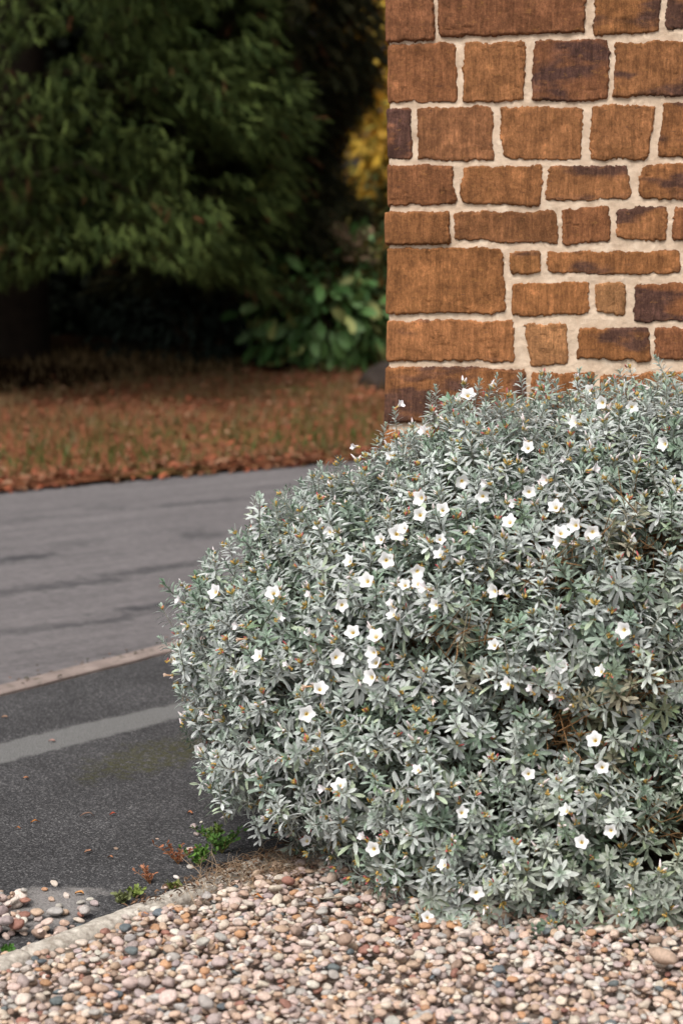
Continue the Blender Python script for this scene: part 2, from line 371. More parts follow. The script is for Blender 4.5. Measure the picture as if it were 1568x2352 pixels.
H = np.full(UU.shape, -.03); COL = np.zeros(UU.shape + (3,)); 
wu = UU + fbm(UU, ZZ, 30, 3, 11) * .0060 + fbm(UU, ZZ, 170, 3, 3) * .0045
wz = ZZ + fbm(UU, ZZ, 30, 3, 21) * .0060 + fbm(UU, ZZ, 170, 3, 5) * .0045
pal = [(.30, .128, .052), (.33, .142, .056), (.27, .112, .050), (.34, .148, .062), (.25, .104, .050), (.33, .142, .056)]
DARK = {}
for bi, b in enumerate(blocks):
    lo, hi = b.min(0) - .03, b.max(0) + .03
    iu = np.where((ua > lo[0]) & (ua < hi[0]))[0]; iz = np.where((za > lo[1]) & (za < hi[1]))[0]
    if len(iu) == 0 or len(iz) == 0: continue
    sl = (slice(iz[0], iz[-1] + 1), slice(iu[0], iu[-1] + 1)); X, Y = wu[sl], wz[sl]
    d = []
    for k in range(4):
        p, r_ = b[k], b[(k + 1) % 4]; e = r_ - p; n = np.array([e[1], -e[0]]) / np.linalg.norm(e)
        d.append((X - p[0]) * n[0] + (Y - p[1]) * n[1])
    d = np.stack(d, 0)                                   # positive inside (clockwise quad)
    kk = 260.0; sdv = -np.log(np.exp(-kk * np.clip(d, -.05, .4)).sum(0)) / kk
    sdv += .0034 if b.mean() > .9 else .0042
    cu, cz = b.mean(0); pr = rw.uniform(.000, .0035) if cu > .1 else rw.uniform(.0, .008); til = rw.uniform(-.02, .02); tiv = rw.uniform(-.03, .03)
    cu, cz = b.mean(0); rough_amt = rw.choice([.0012, .0018, .0018, .0035])
    h = -.012 + np.clip((sdv + .001) / .0035, -1, 1) * .010 + (pr + .0022) * np.clip(sdv / .006, 0, 1) ** .6
    inside = np.clip(sdv / .01, 0, 1)
    hh = fbm(UU[sl], ZZ[sl], 22, 4, 31 + bi) * rough_amt * 1.1 + fbm(UU[sl] * 1.5, ZZ[sl] * .3, 40, 2, bi) * .0013 + (UU[sl] - cu) * til * .5 + (ZZ[sl] - cz) * tiv
    pits = np.clip(fbm(UU[sl] * .6, ZZ[sl] * 1.5, 45, 3, bi + 60) - .46, 0, 1) * .010
    h = np.maximum(h + inside * (hh - pits), np.where(sdv > .006, -.0008, -1))
    up = h > H[sl]; H[sl] = np.where(up, h, H[sl])
    c = np.array(pal[rw.randrange(len(pal))]) * rw.uniform(.88, 1.1)
    warm_ = np.clip((1.55 - cz) / .6, 0, 1) * .5; c = c * (1 + np.array([.18, .09, .02]) * warm_)
    bu = np.broadcast_to(c, UU[sl].shape + (3,)).copy()
    if cu > .28: bu[..., :] *= .97
    dk = 0 if rw.random() < .6 else .4
    for c_, v_ in DARKP:
        if abs(c_[0] - cu) < (.02 if cu > .2 else .2) and abs(c_[1] - cz) < .02: dk = v_
    LK = [(k_, v_) for k_, v_ in LIGHTP if abs(k_[0] - cu) < .02 and abs(k_[1] - cz) < .02]
    if LK: bu = bu * np.array(LK[0][1])
    amt = np.clip((fbm(UU[sl] * .8, ZZ[sl] * 2.2, 10, 5, bi + 90) * 1.3 + dk - .42) * 2.2, 0, .8)[..., None] * (dk > .05)
    bu = bu * (1 - amt) + np.array([.075, .042, .040]) * amt
    lt = np.clip(fbm(UU[sl], ZZ[sl] * 1.5, 24, 4, bi + 190) - .12, 0, .6)[..., None]; bu = bu * (1 + lt * .9)
    COL[sl] = np.where(up[..., None], bu, COL[sl])
HS = H + 0.0
mort = -.0040 + fbm(UU, ZZ, 30, 3, 77) * .0030 + fbm(UU, ZZ, 130, 2, 78) * .0010
n_z, n_u = UU.shape
idx = np.arange(n_z * n_u).reshape(n_z, n_u)
Q = np.stack([idx[:-1, :-1], idx[:-1, 1:], idx[1:, 1:], idx[1:, :-1]], -1).reshape(-1, 4)
def wall_sheet(hh): P = wall_path(UU, hh); P[..., 2] = ZZ + 0 * hh; return P.reshape(-1, 3)
keep = (HS - mort).reshape(-1) > -.004
Qs = Q[keep[Q].any(1)]
wall = empty('stone_wall', tuple(WC)); tag(wall, 'end of an orange-brown ironstone block wall with pale sandy mortar, behind the silver bush', 'wall')
t = NT('ironstone'); c = t.attr()
st = t.noise(1, 4, .6, t.mapv((85, 85, 9)), 1.0)
c = t.mix(1, c, t.ramp(st, [(.36, .78), (.5, .99), (.62, 1.22)]), 'MULTIPLY')
c = t.mix(1, c, t.ramp(t.noise(26, 8, .80), [(.32, .58), (.5, 1.0), (.68, 1.42)]), 'MULTIPLY')
c = t.mix(1, c, t.ramp(t.noise(150, 6, .8, t.mapv((1.3, 1.3, .7))), [(.32, .62), (.5, 1.0), (.68, 1.4)]), 'MULTIPLY')
c = t.mix(t.ramp(t.noise(38, 5, .7, t.mapv((1, 1, 2.2))), [(.58, 0.0), (.72, .6)]), c, (.46, .22, .075))
c = t.mix(t.ramp(t.noise(70, 4, .7, t.mapv((.5, .5, 2))), [(.63, 0.0), (.72, .65)]), c, (.07, .04, .04))
hb = t.math('ADD', t.math('MULTIPLY', st, .9), t.math('MULTIPLY', t.noise(200, 6, .85), 1.3))
t.bump(hb, .0048); M_stone = t.out(c, .93, .15)
t = NT('mortar'); c = t.ramp(t.noise(28, 5, .65), [(.3, (.60, .44, .315)), (.6, (.77, .60, .455)), (.8, (.85, .72, .58))])
t.bump(t.noise(420, 4, .75), .0025); M_mort = t.out(c, .97, .1)
o = link('stonework', mesh('stonework', wall_sheet(HS) - WC, Qs, col=COL.reshape(-1, 3), smooth=True), M_stone, wall)
o = link('mortar_joints', mesh('mortar_joints', wall_sheet(mort) - WC, Q, smooth=True), M_mort, wall)
# rear mass and coping so the wall has real thickness
bm = bmesh.new()
def bxv(bm, pts, z0, z1):
    lo = [bm.verts.new((p[0] - WC[0], p[1] - WC[1], z0)) for p in pts]; hi = [bm.verts.new((p[0] - WC[0], p[1] - WC[1], z1)) for p in pts]
    n = len(pts); bm.faces.new(hi); bm.faces.new(lo[::-1])
    for i in range(n): bm.faces.new((lo[i], lo[(i + 1) % n], hi[(i + 1) % n], hi[i]))
A = WC + WT * .03 - WN * .03
bxv(bm, [A, A + WT * (U1 - .05), A + WT * (U1 - .05) - WN * 1.2, A - WN * 1.2], -.05, Z1 - .03)
me = bpy.data.meshes.new('wall_core'); bm.to_mesh(me); bm.free(); link('wall_core', me, M_mort, wall)

# ------------------------------------------------------------------ silver bush
BC = np.array([.53, 4.76, .43])
def bush_f(P):
    d = P - BC; lowr = np.clip(-d[..., 2] / .43, 0, 1.1)
    x = np.where(d[..., 0] < 0, d[..., 0] / (.92 - .16 * lowr ** 1.6), d[..., 0] / 1.05)
    yy = d[..., 1] + .17 * lowr; y = np.where(yy < 0, yy / .70, yy / .42)
    c_up = .605 + .05 * np.clip(d[..., 0] / .5 + .6, -1, 1)
    z = np.where(d[..., 2] > 0, d[..., 2] / c_up, d[..., 2] / np.where(d[..., 0] < -.45, .62, .92))
    p = 2.02 + .35 * np.clip((d[..., 0] + .45) / .5, 0, 1)
    r = (np.abs(x) ** p + np.abs(y) ** p + np.abs(z) ** p) ** (1 / p)
    az = np.arctan2(d[..., 1], d[..., 0]); el = d[..., 2]
    q2 = P[..., 0] + P[..., 1] * .35
    return r * (1 + .03 * fbm(az * 1.1 + 3, el * 1.6, 2.2, 3, 50) + .05 * fbm(q2, P[..., 2], 5.5, 2, 51) + .055 * fbm(q2, P[..., 2] * 1.1, 11, 2, 53))
def surf_pts(n, scale, mind, rng):
    D = nrm(rng.normal(size=(n, 3))); lo = np.zeros(n); hi = np.full(n, 2.2)
    for _ in range(22):
        m = (lo + hi) / 2; f = bush_f(BC + D * m[:, None]); lo = np.where(f < scale, m, lo); hi = np.where(f < scale, hi, m)
    P = BC + D * lo[:, None]
    wd = (P - WC) @ WN                                   # distance in front of the wall face
    behind = (wd < .05) & (((P - WC) @ WT) > -.03)
    P = P[(P[:, 2] > .03) & ~behind & (P[:, 0] < 1.45)]
    cell = {}; out = []
    for i in range(len(P)):
        k = tuple((P[i] / mind).astype(int)); ok = True
        for a in (-1, 0, 1):
            for b in (-1, 0, 1):
                for c in (-1, 0, 1):
                    for j in cell.get((k[0] + a, k[1] + b, k[2] + c), ()):
                        if ((P[i] - P[j]) ** 2).sum() < mind * mind: ok = False; break
                    if not ok: break
                if not ok: break
            if not ok: break
        if ok: cell.setdefault(k, []).append(i); out.append(i)
    return P[out]
def grad(P):
    e = .01; g = np.stack([bush_f(P + np.eye(3)[k] * e) - bush_f(P - np.eye(3)[k] * e) for k in range(3)], -1); return nrm(g)
def hit(px, py):
    d = ray(px, py); ts = np.linspace(3.6, 5.6, 500); P = CAM + d[None] * ts[:, None]; f = bush_f(P)
    i = np.argmax(f < 1.0) if (f < 1.0).any() else int(np.argmin(f))
    return P[i]
# leaf: folded oblanceolate blade, 11 verts
def leaf(L, W, bend, fold, rs):
    st = [(0, .14), (.3, .62), (.62, 1.0), (.87, .72), (1, .0)]
    V = []; 
    for s, wv in st:
        x = L * s; z = -bend * L * s * s + .10 * L * s; hw = W / 2 * wv
        if s == 0 or s == 1: V.append((x, 0, z)) 
        else: V += [(x, -hw, z + fold * hw), (x, 0, z), (x, hw, z + fold * hw)]
    V = np.array(V); q = []; t = [(0, 1, 2), (0, 2, 3), (7, 10, 8), (8, 10, 9)]
    for a in (1, 4): q += [(a, a + 3, a + 4, a + 1), (a + 1, a + 4, a + 5, a + 2)]
    return V, np.array(q), np.array(t)
def shoot(rs, nl, Ls, lw, dens, tall):
    """a leafy shoot: its axis is +z, the tip at the origin"""
    parts = []
    H0 = tall
    for i in range(nl):
        s = i / (nl - 1)                                  # 0 low .. 1 tip
        zpos = -H0 + H0 * (s ** .75)
        el = R(-8 + 78 * s ** 1.6) + rs.uniform(-.22, .22)
        L = Ls * (1 - .62 * s ** 2) * rs.uniform(.8, 1.18); W = lw * (1 - .42 * s ** 1.5) * rs.uniform(.85, 1.15)
        V, q, t = leaf(L, W, rs.uniform(.02, .28), rs.uniform(.15, .5), rs)
        ce, se = math.cos(el), math.sin(el); V = np.stack([V[:, 0] * ce - V[:, 2] * se, V[:, 1], V[:, 0] * se + V[:, 2] * ce], -1)
        a = i * 2.39996 + rs.uniform(-.25, .25); ca, sa = math.cos(a), math.sin(a)
        V = np.stack([V[:, 0] * ca - V[:, 1] * sa, V[:, 0] * sa + V[:, 1] * ca, V[:, 2] + zpos], -1)
        g = np.array([.60, .615, .60]) * (1 - s ** 2.2) + np.array([.36, .46, .36]) * s ** 2.2
        g = g * rs.uniform(.82, 1.1)
        if s < .25 and rs.random() < .3: g = g * np.array([.75, .85, .62])
        c = np.tile(g, (11, 1)); c[[2, 5, 8]] *= .86
        parts.append((V, q, t, c))
    parts.append(tube([(0, 0, -H0 - .03), (0, 0, -H0), (0, 0, -.004)], [.0013, .0013, .001], 4, (.26, .25, .20)))
    return join(parts)
rs = random.Random(11)
TM = [shoot(rs, rs.choice([16, 19, 22, 25]), rs.uniform(.027, .039), rs.uniform(.0074, .0096), 1, rs.uniform(.032, .065)) for _ in range(16)]
TALL = [shoot(rs, 30, .029, .0078, 1, .085) for _ in range(5)]
P1_ = surf_pts(60000, 1.0, .0285, RNG); print('shoots', len(P1_))
P2_ = surf_pts(26000, .90, .034, RNG); P3_ = surf_pts(10000, .76, .055, RNG)
FL = """915 932 s,1060 915 s,1074 908 o,1198 935 f,1355 897 o,817 1026 s,897 1046 s,1042 968 s,1382 925 o,975 993 s,1320 970 s,1450 935 o,1060 1105 f,1117 1110 s,1108 1140 f,1212 1030 o,1300 1055 s,1360 1078 s,1214 1130 o,1255 1103 s,966 1144 o,965 1183 f,1016 1172 f,1525 1020 o,1185 1158 s,1275 1165 o,1170 1200 o,1320 1207 o,1360 1222 f,1288 1225 o,1284 1243 s,1075 1220 s,735 1208 s,757 1222 o,743 1160 s,875 1240 o,928 1216 o,911 1226 o,1010 1240 o,1010 1275 s,803 1290 s,887 1287 f,958 1312 f,930 1345 o,960 1342 o,978 1352 s,843 1335 o,495 1360 o,628 1363 o,785 1390 f,900 1390 s,903 1412 s,1000 1390 s,1135 1358 o,1158 1365 s,640 1420 s,548 1437 s,713 1455 s,713 1370 s,810 1453 o,863 1462 o,595 1508 o,857 1500 o,862 1522 o,772 1510 f,1432 1447 f,1293 1530 o,1380 1543 o,1135 1483 o,1165 1572 s,1220 1587 s,1275 1600 s,852 1556 o,735 1583 o,705 1577 w,704 1640 o,662 1530 s,460 1721 f,415 1381 s,395 1515 s,387 1551 w,430 1608 w,470 1640 s,555 1468 w,1213 1778 f,1382 1763 f,1365 1700 o,960 1770 s,780 1805 o,745 1812 s,705 1932 o,835 1925 s,858 1950 o,1060 1867 o,1402 1908 f,1300 1863 s,1335 1935 f,1020 1988 s,1093 2050 f,981 2108 f"""
FPOS = [(hit(float(q_.split()[0]), float(q_.split()[1])), nrm(ray(float(q_.split()[0]), float(q_.split()[1]))[None])[0]) for q_ in FL.split(',')]
parts = []; tips = []
# thin or dead spots of the bush: centre pixel, radius (m)
dead = [(hit(1060, 1475), .07), (hit(1330, 1665), .085), (hit(1440, 1240), .09), (hit(1290, 1310), .05), (hit(1470, 1600), .06), (hit(1290, 1700), .045), (hit(1520, 1900), .06)]
def deadness(P):
    r = np.zeros(len(P))
    for c, rad in dead: r = np.maximum(r, np.clip(1.3 - np.linalg.norm(P - c, axis=1) / rad, 0, 1))
    return r
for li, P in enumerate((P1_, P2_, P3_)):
    dd = deadness(P)
    if li == 0: P = P[RNG.random(len(P)) > dd * .50 + .05]; dd = deadness(P)
    n = len(P); G = grad(P)
    up = np.array([0, 0, 1.]); ax = nrm(G * .78 + up * RNG.uniform(.25, 1.15, (n, 1)) + RNG.normal(0, .30, (n, 3)))
    low = P[:, 2] < .14; ax[low] = nrm(G[low] * 1.2 + np.array([0, 0, .12]) + RNG.normal(0, .2, (low.sum(), 3)))
    spin = RNG.uniform(0, 6.28, n); F = frames(ax, spin); sc = RNG.uniform(.72, 1.38, n)
    pos = P + G * RNG.normal(.000, .024, (n, 1)) * (1 if li == 0 else .6)
    pos[:, 2] = np.maximum(pos[:, 2], .035)
    if li == 0:
        for f_ in FPOS:
            near = np.linalg.norm(np.cross(pos - CAM, f_[1]), axis=1) < .017; near &= np.linalg.norm(pos - f_[0], axis=1) < .12; pos[near] -= G[near] * .035
    kind = RNG.integers(0, len(TM), n)
    # regional pigment: silver above and left, greener and duller low on the right
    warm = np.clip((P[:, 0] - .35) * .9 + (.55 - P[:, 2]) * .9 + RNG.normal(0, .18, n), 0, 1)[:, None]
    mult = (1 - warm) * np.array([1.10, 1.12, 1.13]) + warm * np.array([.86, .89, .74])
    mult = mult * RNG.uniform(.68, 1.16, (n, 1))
    grn = (RNG.random(n) < .14)[:, None]; mult = np.where(grn, mult * np.array([.50, .60, .50]), mult)
    dm = (RNG.random(n) < dd * .42)[:, None]; mult = np.where(dm, mult * np.array([.86, .74, .58]), mult)
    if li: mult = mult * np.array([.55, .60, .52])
    tl = (RNG.random(n) < .20) & (li == 0)
    pos[tl] += (ax * RNG.uniform(.01, .06, (n, 1)))[tl]
    for k in range(len(TM)):
        m = (kind == k) & ~tl
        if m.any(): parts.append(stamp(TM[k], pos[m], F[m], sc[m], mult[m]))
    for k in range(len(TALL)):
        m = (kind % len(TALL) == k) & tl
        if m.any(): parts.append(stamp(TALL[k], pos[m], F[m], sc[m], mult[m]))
    if li == 0: tips = (pos, ax, dd, tl)
# upright sprigs standing clear of the outline
spr = [(1000, 888), (985, 905), (1140, 862), (1195, 862), (1330, 850), (1345, 868), (885, 975), (590, 1135), (735, 1065), (470, 1295), (530, 1240), (905, 940), (1260, 860), (1480, 905), (1530, 880), (1555, 900), (655, 1130), (1080, 930), (1420, 915), (1240, 868)]
sp_p, sp_a = [], []
for (px, py) in spr:
    h = hit(px, py + 40); d = ray(px, py); p = CAM + d * (h[1] / d[1]); p[1] = min(p[1], 4.98)
    sp_p.append(p); sp_a.append((rs.uniform(-.25, .25), rs.uniform(-.3, .1), 1))
    for s in (.06, .11): sp_p.append(p - np.array([rs.uniform(-.02, .02), 0, s])); sp_a.append((rs.uniform(-.35, .35), -.1, 1))
sp_p = np.array(sp_p); sp_a = nrm(np.array(sp_a, float)); Fs = frames(sp_a, RNG.uniform(0, 6, len(sp_p)))
for k in range(5):
    m = np.arange(len(sp_p)) % 5 == k; parts.append(stamp(TALL[k], sp_p[m], Fs[m], RNG.uniform(.85, 1.1, m.sum()), np.ones((m.sum(), 3)) * 1.05))
bush = empty('silver_bush', (BC[0], BC[1], 0)); B0 = np.array([BC[0], BC[1], 0])
tag(bush, 'large rounded silver-leaved bush dotted with white funnel flowers, in front of the stone wall', 'bush')
V, q, tr, c = join(parts)
M_leaf = tinted('silver_leaf', .55, .35, 260, .22, .12); print('leaf verts', len(V))
bl = M_leaf.node_tree.nodes['Principled BSDF']; bl.inputs['Sheen Weight'].default_value = .25; bl.inputs['Sheen Roughness'].default_value = .4
link('foliage', mesh('foliage', V - B0, q, tr, c, smooth=True), M_leaf, bush)
# branches
parts = []
root = np.array([.55, 4.82, 0])
for i in range(420):
    p = P2_[RNG.integers(len(P2_))]; r0 = root + np.array([RNG.normal(0, .09), RNG.normal(0, .07), 0]); mid = (r0 + p) / 2 + np.array([0, 0, -.10]) * RNG.uniform(.2, 1) + RNG.normal(0, .03, 3)
    s = np.linspace(0, 1, 8)[:, None]; pts = r0 * (1 - s) ** 2 + mid * 2 * s * (1 - s) + p * s ** 2 + RNG.normal(0, .006, (8, 3)) * (s > 0); pts[:, 2] = np.maximum(pts[:, 2], .0)
    cc = np.array([.21, .155, .10]) * RNG.uniform(.6, 1.4); parts.append(tube(pts, np.linspace(.008, .0018, 8) * RNG.uniform(.5, 1.1), 5, cc))
for c0, rad in dead:                                    # dry twigs and brown leaves inside the thin spots
    for i in range(36):
        p = c0 + RNG.normal(0, rad * .5, 3) + np.array([0, .06, 0]); e = p + RNG.normal(0, .045, 3) + np.array([0, -.02, .02])
        parts.append(tube([p, (p + e) / 2 + RNG.normal(0, .006, 3), e], [.0015, .0012, .0006], 4, np.array([.30, .17, .08]) * RNG.uniform(.5, 1.5)))
V, q, tr, c = join(parts); link('branches', mesh('branches', V - B0, q, tr, c, smooth=True), tinted('twig_bark', .9, .1, 90, .5), bush)
# arching bare stem at the foot on the left
pts = [hit(800, 2040) + np.array([0, .05, 0]), gnd(800, 2058, .05), gnd(740, 2064, .045), gnd(700, 2062, .05)]
V, q, tr, c = tube(pts, [.0022, .002, .0016, .001], 6, (.45, .40, .33)); link('trailing_stem', mesh('trailing_stem', V - B0, q, tr, c, smooth=True), tinted('pale_stem', .8, .2, 90, .3), bush)
# bud clusters
def spindle(L, W, c0, c1):
    V = [(0, 0, 0)]; C = [c0]
    for s, r_ in ((.3, .8), (.6, 1.), (.85, .55)):
        for k in range(5): a = k * 1.2566; V.append((W / 2 * r_ * math.cos(a), W / 2 * r_ * math.sin(a), L * s)); C.append(np.array(c0) * (1 - s) + np.array(c1) * s)
    V.append((0, 0, L)); C.append(c1); q, t = [], []
    for k in range(5):
        n = (k + 1) % 5; t.append((0, 1 + n, 1 + k)); t.append((11 + k, 11 + n, 16))
        for r_ in (0, 5): q.append((1 + k + r_, 1 + n + r_, 6 + n + r_, 6 + k + r_))
    return np.array(V), np.array(q), np.array(t), np.array(C)
def cluster(rs, pink):
    parts = []; n = rs.randint(6, 10)
    for i in range(n):
        c0 = np.array([.30, .30, .09]); c1 = np.array([.62, .36, .10]) * rs.uniform(.7, 1.15)
        L, W = rs.uniform(.009, .014), rs.uniform(.0034, .005)
        if 0 < pink < 3 and i < pink: c0, c1 = np.array([.55, .30, .12]), np.array([.62, .10, .16]); L *= 1.35
        if pink == 3 and i < 2: c0, c1 = np.array([.75, .62, .50]), np.array([.88, .80, .84]); L *= 1.9; W *= 1.25
        s = spindle(L, W, c0, c1); ax = nrm(np.array([[rs.gauss(0, .42), rs.gauss(0, .42), 1]])) ; F = frames(ax, np.array([rs.uniform(0, 6)]))
        parts.append(stamp(s, np.array([[rs.gauss(0, .002), rs.gauss(0, .002), -.003]]), F, np.array([1.])))
    return join(parts)
CL = [cluster(rs, p) for p in (0, 1, 3, 3, 3, 2)]
M_bud = tinted('bud', .7, .25, 400, .3)
pos, ax, dd, tl = tips
vis = ((pos - BC) @ np.array([0, -1, .0]) > -.25)
cand = np.where(vis & (RNG.random(len(pos)) < .50))[0]
dist = np.linalg.norm(pos[cand] - CAM, axis=1)
facing = (ax[cand] * nrm(CAM - pos[cand])).sum(1); inframe = (np.abs(pos[cand][:, 0] - .2) < .62)
order = np.argsort(-(facing + inframe * 1.0 - dist * .3)); cand = cand[order]
CLM = [mesh('bud_cluster', *[T_[0], T_[1], T_[2]], col=T_[3], smooth=True) for T_ in CL]
for m_ in CLM: m_.materials.append(M_bud)
def place(name, me, p, axv, spin, s, parent):
    F = frames(np.asarray(axv, float)[None], np.array([spin]))[0] * s; M = Matrix(((*F[0], p[0] - B0[0]), (*F[1], p[1] - B0[1]), (*F[2], p[2]), (0, 0, 0, 1)))
    o = bpy.data.objects.new(name, me); S.collection.objects.link(o); o.parent = parent; o.matrix_local = M; return o
for i in cand[:100]: place('bud_cluster', CLM[int(RNG.integers(6))], pos[i] - ax[i] * .004, ax[i], RNG.uniform(0, 6), RNG.uniform(1.0, 1.35), bush)
rest = cand[100:]; parts = []
kk = RNG.integers(0, 6, len(rest))
for k in range(6):
    ii = rest[kk == k]
    if len(ii): parts.append(stamp(CL[k], pos[ii] - ax[ii] * .004, frames(ax[ii], RNG.uniform(0, 6, len(ii))), RNG.uniform(.85, 1.3, len(ii))))
V, q, tr, c = join(parts); tag(link('small_buds', mesh('small_buds', V - B0, q, tr, c, smooth=True), M_bud, bush), kind='stuff')
# flowers: five-angled funnels
def funnel(rs, open_, wither=0):
    na, nr = 25, 7; V, C = [], []; crinkle = rs.uniform(0, 6); STAR = rs.uniform(.12, .24)
    for j in range(nr):
        s = j / (nr - 1)
        for k in range(na):
            a = k / na * 2 * math.pi; five = math.cos(5 * a)
            r_ = .0018 + .0175 * open_ * s ** 1.7 * (1 + STAR * five * s ** 3) * (1 + .05 * math.sin(2 * a + crinkle))
            z = -.022 + (.022 if open_ > .7 else .027) * s ** .75 - .002 * s ** 6 * (1 - five) * open_ + .0012 * math.sin(3 * a + crinkle) * s ** 2
            V.append((r_ * math.cos(a), r_ * math.sin(a), z))
            wht = np.array([.90, .90, .91]); yel = np.array([.85, .62, .12]); pk = np.array([.80, .50, .62])
            c = wht * 1.0
            if s < .5: c = yel * (1 - (s / .5) ** 2) + wht * (s / .5) ** 2
            if open_ < .7: c = c * (1 - .5 * (five > .6)) + pk * .5 * (five > .6)
            if wither: c = np.array([.80, .45, .22]) * (1 - s) + np.array([.82, .66, .55]) * s
            C.append(c)
    q = [(j * na + k, j * na + (k + 1) % na, (j + 1) * na + (k + 1) % na, (j + 1) * na + k) for j in range(nr - 1) for k in range(na)]
    return mesh('flower', V, q, col=np.array(C), smooth=True)
M_pet = tinted('petal', .6, .2, 300, .04, .3)
FO = [funnel(rs, o_) for o_ in (1.0, .95, 1.08, .85)]; FS = [funnel(rs, o_) for o_ in (.82, .68, .5)]; FW = [funnel(rs, .28, 1)]
for m_ in FO + FS + FW: m_.materials.append(M_pet)

for it in FL.split(','):
    px, py, kd = it.split(); px, py = float(px), float(py)
    h = hit(px, py); d = ray(px, py); toc = -nrm(d[None])[0]
    p = h + toc * (.045 if kd == 'f' else .062)
    if kd == 'f': a = toc + RNG.normal(0, .16, 3); me = FO[RNG.integers(0, 3)]
    elif kd == 'o': a = toc * .85 + np.array([RNG.uniform(-1.0, .3), 0, RNG.uniform(.0, .8)]); me = FO[RNG.integers(0, 4)]
    elif kd == 's': a = toc * .5 + np.array([RNG.uniform(-1, -.4) if RNG.random() < .8 else .8, 0, RNG.uniform(-.1, .7)]); me = FS[RNG.integers(0, 3)]
    else: a = toc * .3 + np.array([-1, 0, RNG.uniform(-.1, .3)]); me = FW[0]
    a = nrm(a[None])[0]; fo = place('flower', me, p + a * .008, a, RNG.uniform(0, 6), RNG.uniform(.66, .92), bush)
    cx = bpy.data.objects.new('calyx', CLM[int(RNG.integers(3))]); S.collection.objects.link(cx); cx.parent = fo; cx.location = (0, 0, -.029); cx.scale = (.9, .9, .9)

# ------------------------------------------------------------------ pebbles
def ico(sub):
    bm = bmesh.new(); bmesh.ops.create_icosphere(bm, subdivisions=sub, radius=1); bm.verts.ensure_lookup_table()
    V = np.array([v.co[:] for v in bm.verts]); F = np.array([[v.index for v in f.verts] for f in bm.faces]); bm.free(); return V, F
IV, IF = ico(3)
PT = []
for k in range(28):
    off = Vector((k * 7.1, k * 3.3, 1)); V = IV.copy(); ang = k % 4 == 0
    planes = [nrm(RNG.normal(size=(1, 3)))[0] for _ in range(9 if ang else 4)]
    for pn in planes:
        lim = RNG.uniform(.62, .85) if ang else RNG.uniform(.78, .95); dd_ = V @ pn; m = dd_ > lim; V[m] -= pn[None] * ((dd_[m] - lim) * .85)[:, None]
    V = np.array([v * (1 + .16 * mnoise.noise(Vector(v) * 1.1 + off) + .05 * mnoise.noise(Vector(v) * 3 + off)) for v in V])
    PT.append(V)
cols = {'cream': ((226, 212, 198), 20), 'pale pink': ((218, 194, 182), 23), 'tan': ((208, 180, 158), 16), 'orange': ((206, 160, 124), 4), 'mauve grey': ((184, 167, 163), 13), 'light grey': ((192, 186, 181), 9), 'slate grey': ((112, 120, 124), 2.2), 'rusty red': ((168, 122, 108), 2), 'white': ((230, 222, 212), 4), 'brown': ((164, 140, 124), 5)}
cn = list(cols); cw = np.array([cols[k][1] for k in cn], float); cw /= cw.sum()
gx0, gx1, gy0, gy1, res = -1.15, 1.05, 3.36, 4.85, .003
nxg, nyg = int((gx1 - gx0) / res), int((gy1 - gy0) / res); HM = np.zeros((nyg, nxg))
gxx, gyy = np.meshgrid(gx0 + np.arange(nxg) * res, gy0 + np.arange(nyg) * res)
sE = (gxx - E1[0]) * EN[0] + (gyy - E1[1]) * EN[1]
HM[:] = np.where(np.abs(sE) < .030, .028, np.where(sE > 0, 0, .006))
heap = .020 * np.clip((-sE - .05) / .3, 0, 1) + .010 * fbm(gxx, gyy, 3.0, 3, 40); HM += np.where(sE < -.03, np.maximum(heap, 0) + .004, 0)
peb = []
def drop(x, y, a, b, c, yaw, tries, spread, rng):
    best = None
    n = int(a / res) + 1; ii = np.arange(-n, n + 1) * res; X, Y = np.meshgrid(ii, ii); cy, sy = math.cos(yaw), math.sin(yaw)
    rr = ((X * cy + Y * sy) / a) ** 2 + ((-X * sy + Y * cy) / b) ** 2; m = rr < .8; prof_ = np.where(m, c * np.sqrt(np.clip(1 - rr, 0, 1)), -1)
    for _ in range(tries):
        px, py = x + rng.uniform(-spread, spread), y + rng.uniform(-spread, spread)
        i0, j0 = int((px - gx0) / res) - n, int((py - gy0) / res) - n
        if i0 < 0 or j0 < 0 or i0 + 2 * n + 1 >= nxg or j0 + 2 * n + 1 >= nyg: continue
        h = HM[j0:j0 + 2 * n + 1, i0:i0 + 2 * n + 1]; z = np.max(np.where(m, h + prof_ * .82, 0))
        if best is None or z < best[0]: best = (z, px, py, i0, j0)
    if best is None: return None
    z, px, py, i0, j0 = best; h = HM[j0:j0 + 2 * n + 1, i0:i0 + 2 * n + 1]; np.maximum(h, np.where(m, z + prof_, 0), out=h); return z, px, py
prs = random.Random(21)
def add_peb(x, y, size, tries=4, spread=.01, colour=None, flat=None, name=None, special=None, tmpl=None):
    a = size; b = a * prs.uniform(.62, .95); c = a * (flat if flat else prs.uniform(.38, .68)); c = min(c, b); yaw = prs.uniform(0, 3.14)
    r_ = drop(x, y, a, b, c, yaw, tries, spread, prs)
    if r_ is None: return
    z, px, py = r_; cname = colour or cn[int(np.searchsorted(np.cumsum(cw), prs.random()))] if True else None
    if cname not in cols: cname = 'tan'
    base = lin(cols[cname][0]) * .93 * prs.uniform(.82, 1.1); base = base * np.array([prs.uniform(.98, 1.03), .992, prs.uniform(.93, 1.04)])
    tm = prs.randrange(len(PT)) if tmpl is None else tmpl
    tilt = (prs.gauss(0, .22), prs.gauss(0, .22)) if not flat else (0.05, .03)
    peb.append(dict(p=(px, py, z), s=(a, b, c), yaw=yaw, tilt=tilt, col=np.clip(base, 0, .9), cname=cname, t=tm, special=special))
